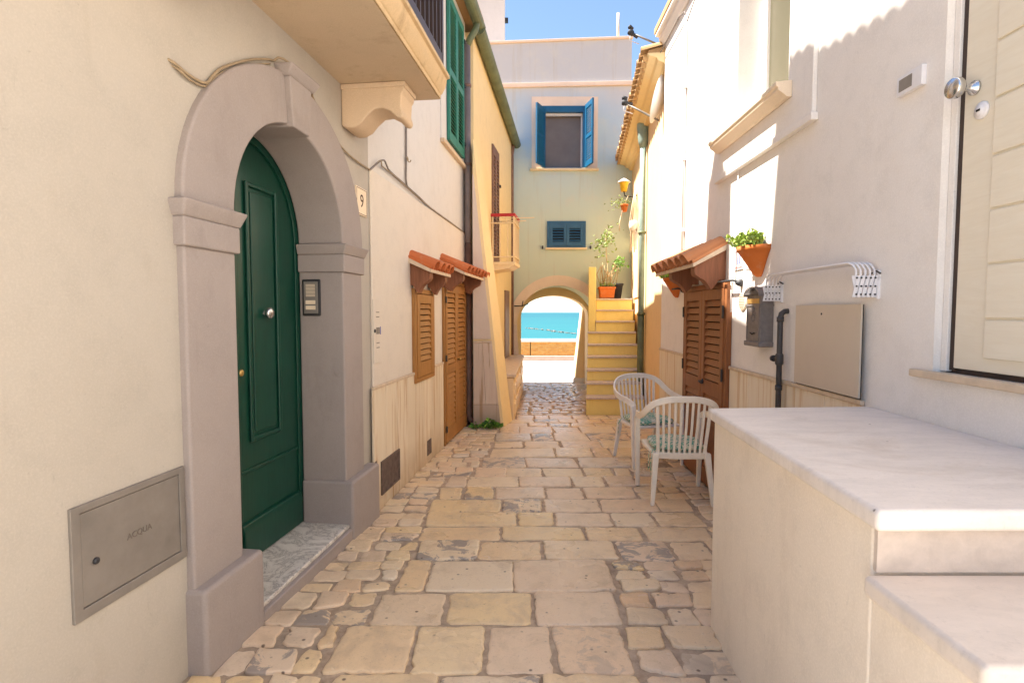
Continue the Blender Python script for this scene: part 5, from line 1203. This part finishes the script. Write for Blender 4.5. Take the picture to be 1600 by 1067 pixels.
t1, c1, X1 = make_chair((1.335, 4.40), R(-3), 'plastic_cream', 'cream plastic armchair seen from behind, nearest the stone landing')
q = thing('seat_cushion', X1((0, 0, .4)), 'green and white patterned cushion on the nearer chair', 'cushion', 'green patterned chair cushions'); c1.build('pad', 'cushion', q)
m = MB(); m.tube([X1((-.19, -.16, .42)), X1((-.225, -.18, .40)), X1((-.235, -.19, .3)), X1((-.225, -.185, .19))], .004, 6); m.tube([X1((-.19, -.16, .42)), X1((-.24, -.15, .40)), X1((-.245, -.16, .25))], .004, 6); m.build('tie', 'cushion', q)
t2, c2, X2 = make_chair((1.36, 5.42), R(180 + 14), 'plastic_white', 'white plastic armchair facing the camera, behind the other chair')
q = thing('seat_cushion', X2((0, 0, .4)), 'green and white patterned cushion on the farther chair by the stair', 'cushion', 'green patterned chair cushions'); c2.build('pad', 'cushion', q)
m = MB(); m.tube([X2((.2, -.16, .42)), X2((.235, -.17, .36)), X2((.235, -.17, .24))], .004, 6); m.build('tie', 'cushion', q)
# ---- satellite dishes
def dish(loc, axis, rad, label, arm=True):
    t = thing('satellite_dish', loc, label, 'satellite dish'); ax = Vector(axis).normalized()
    if arm:
        m = MB(); m.lathe(Vector(loc) - ax * .06, ax, [(.01, 0), (rad * .4, .012), (rad * .75, .04), (rad, .085), (rad, .09), (rad * .74, .05), (rad * .4, .022), (.01, .01)], 28); m.build('reflector', 'dish', t)
    dn = Vector((ax.x, ax.y, 0)).normalized(); tip = Vector(loc) + ax * .42 - Vector((0, 0, .10))
    m = MB(); m.tube([Vector(loc) - Vector((0, 0, rad * (.9 if arm else .3))), tip], .012, 8); m.build('arm', 'metal', t)
    m = MB(); m.lathe(tip, -ax, [(.028, -.03), (.034, -.02), (.034, .02), (.018, .04), (.016, .10), (.002, .10)], 12); m.lathe(tip + Vector((0, 0, .055)), -ax, [(.02, -.03), (.026, -.02), (.018, .03), (.002, .03)], 12); m.build('receiver', 'iron', t)
    m = MB(); m.tube([tip, tip + Vector((-.02, -.02, -.1)), tip + Vector((.1, 0, -.13))], .005, 6); m.build('lead', 'white_pvc', t)
dish((1.75, 6.62, 4.02), (-1, .35, .30), .27, 'white satellite dish fixed at the far corner of the white house')
dish((1.72, 6.55, 4.62), (-.65, .12, .55), .0, 'small receiver arm sticking out under the sky above the tiled eave', False)
# ---- lantern, hanging pot, macrame
lt = thing('wall_lantern', (2.10, 10.1, 3.55), 'yellow wall lantern with white cap on the ochre house', 'lantern')
lx_, ly_ = 2.03, 10.0
m = MB(); m.lathe((lx_, ly_, 3.68), (0, 0, 1), [(.055, 0), (.085, .15), (.085, .16), (.02, .16)], 10); m.build('glass_shade', 'lamp_yellow', lt)
m = MB(); m.lathe((lx_, ly_, 3.84), (0, 0, 1), [(.12, 0), (.11, .015), (.05, .055), (.02, .07), (.002, .08)], 12); m.build('cap', 'dish', lt)
m = MB(); m.tube([(lx_, ly_, 3.68), (lx_ + .02, ly_, 3.6), (lx_ + .15, ly_, 3.58), (lx_ + .25, ly_, 3.62)], .012, 8); m.build('bracket', 'iron', lt)
hb = thing('hanging_pot', (2.02, 9.9, 3.3), 'small terracotta pot with trailing plant hung below the lantern', 'pot')
m = MB(); m.lathe((2.02, 9.9, 3.30), (0, 0, 1), [(.045, 0), (.065, .10), (.072, .10), (.072, .13), (.055, .13)], 14); m.build('pot', 'pot', hb)
m = MB(); r_ = random.Random(2)
for k in range(60):
    b = Vector((2.02, 9.9, 3.43)); e = b + Vector((r_.gauss(-.08, .12), r_.gauss(-.05, .07), r_.gauss(.03, .05))); leaf(m, e, Vector((r_.gauss(0, 1), r_.gauss(0, 1), r_.gauss(0, 1))), .05, r_, .2)
for k in range(9):
    b = Vector((2.02, 9.9, 3.43)); m.tube([b, b + Vector((r_.gauss(-.08, .1), -.05, r_.uniform(0, .1)))], .003, 4, False)
m.build('foliage', 'leaf_pale', hb, weld=False)
m = MB(); m.tube([(2.02, 9.9, 3.43), (2.10, 9.95, 3.60)], .005, 5); m.tube([(1.98, 9.88, 3.32), (1.93, 9.86, 3.1), (1.93, 9.86, 2.95)], .010, 6); m.build('cord', 'macrame', hb)
mc = thing('macrame_hanger', (2.14, 9.7, 2.6), 'knotted beige rope hanger on the ochre wall below the lantern', 'wall hanging')
for k in range(6):
    m = MB(); dx = (k - 2.5) * .022; m.tube([(2.17, 9.75, 3.62), (2.16 + dx, 9.7, 3.3), (2.15 + dx * 1.6, 9.68, 3.02), (2.15 + dx, 9.68, 2.9), (2.15 + dx * 1.2, 9.68, 2.55 + .05 * (k % 3))], .009, 6); m.build('strand', 'macrame', mc)
m = MB(); m.lathe((2.14, 9.68, 2.93), (0, 0, 1), [(.03, 0), (.075, .04), (.08, .12), (.06, .17), (.02, .17)], 12); m.build('bowl', 'dish', mc)
# ---- landing planter
lp = thing('flower_trough', (1.80, 10.3, 1.75), 'orange rectangular trough with tall sparse plant on the stair landing', 'planter')
def trough(mb, x0, x1, y0, y1, z0, z1, t=.02):
    mb.box8([(x0 + t, y0 + t, z0), (x1 - t, y0 + t, z0), (x1 - t, y1 - t, z0), (x0 + t, y1 - t, z0), (x0, y0, z1), (x1, y0, z1), (x1, y1, z1), (x0, y1, z1)])
m = MB(); trough(m, 1.645, 1.935, 10.22, 10.44, 1.762, 1.955); m.build('trough', 'pot', lp, bevel=.008)
m = MB(); m.box(WORLD, 1.635, 1.945, 10.21, 10.45, 1.935, 1.972); m.build('rim', 'pot', lp, bevel=.006)
m = MB(); m.box(WORLD, 1.655, 1.925, 10.23, 10.43, 1.972, 1.978); m.build('soil', 'soil', lp)
m = MB(); fo = MB(); r_ = random.Random(6)
for k in range(16):
    b = Vector((r_.uniform(1.66, 1.92), r_.uniform(10.25, 10.4), 1.975)); h = r_.uniform(.08, .5); m.tube([b, b + Vector((r_.gauss(0, .03), r_.gauss(0, .03), h * .6)), b + Vector((r_.gauss(0, .06), 0, h))], .007, 5)
main = [Vector((1.79, 10.32, 1.975)), Vector((1.80, 10.31, 2.3)), Vector((1.77, 10.3, 2.62)), Vector((1.76, 10.3, 2.95))]; m.tube(main, .009, 6)
for k in range(150):
    t_ = r_.random(); p = Vector((1.74, 10.3, 2.80)) + Vector((r_.gauss(0, .09), r_.gauss(0, .08), r_.gauss(.03, .13))); p.x += (p.z - 2.8) * .35; leaf(fo, p, Vector((r_.gauss(0, 1), r_.gauss(0, 1), r_.gauss(.2, .8))), r_.uniform(.04, .08), r_, .28)
for k in range(40): leaf(fo, Vector((r_.uniform(1.65, 1.93), r_.uniform(10.22, 10.42), 1.98)), Vector((r_.gauss(0, .4), r_.gauss(0, .4), 1)), r_.uniform(.05, .10), r_, .12)
m.build('stems', 'stem', lp, weld=False); fo.build('foliage', 'leaf_pale', lp, weld=False)
lp2 = thing('flower_pot', (2.0, 10.6, 1.75), 'dark grey pot with leafy shrub at the back of the stair landing', 'pot')
m = MB(); m.lathe((2.02, 10.62, 1.752), (0, 0, 1), [(.10, 0), (.135, .26), (.15, .26), (.15, .30), (.12, .30)], 16); m.build('pot', 'iron', lp2)
m = MB(); fo = MB(); m.tube([(2.02, 10.62, 2.04), (2.06, 10.6, 2.3), (2.08, 10.6, 2.5)], .008, 5)
for k in range(70): leaf(fo, Vector((2.07 + r_.gauss(0, .07), 10.6 + r_.gauss(0, .06), 2.45 + r_.gauss(0, .07))), Vector((r_.gauss(0, 1), r_.gauss(0, 1), r_.gauss(.2, .8))), r_.uniform(.04, .075), r_, .35)
m.build('stems', 'stem', lp2, weld=False); fo.build('foliage', 'leaf', lp2, weld=False)
# ---- weeds at the foot of the buttress
for (x, y, s, n_, lab) in ((-.27, 6.95, 1.05, 150, 'larger green weed at the foot of the buttress'), (-.47, 6.95, .7, 70, 'smaller green weed beside the brown rainwater pipe')):
    t = thing('weed', (x, y, 0), lab, 'plant'); fo = MB(); stm = MB(); r_ = random.Random(int(n_))
    for k in range(n_):
        a = r_.uniform(0, 6.28); q = r_.random() ** .5 * .11 * s; h = (.025 + .105 * r_.random() * (1 - q / (.13 * s))) * s; tip = Vector((x + math.cos(a) * q, y - abs(math.sin(a)) * q * .6, h))
        if k % 4 == 0: stm.tube([(x, y, 0), tip], .0025, 4, False)
        leaf(fo, tip, Vector((math.cos(a), -abs(math.sin(a)), r_.uniform(-.1, .9))), .042 * s * r_.uniform(.7, 1.3), r_, .5)
    fo.build('foliage', 'leaf', t, weld=False); stm.build('stems', 'leaf', t, weld=False)
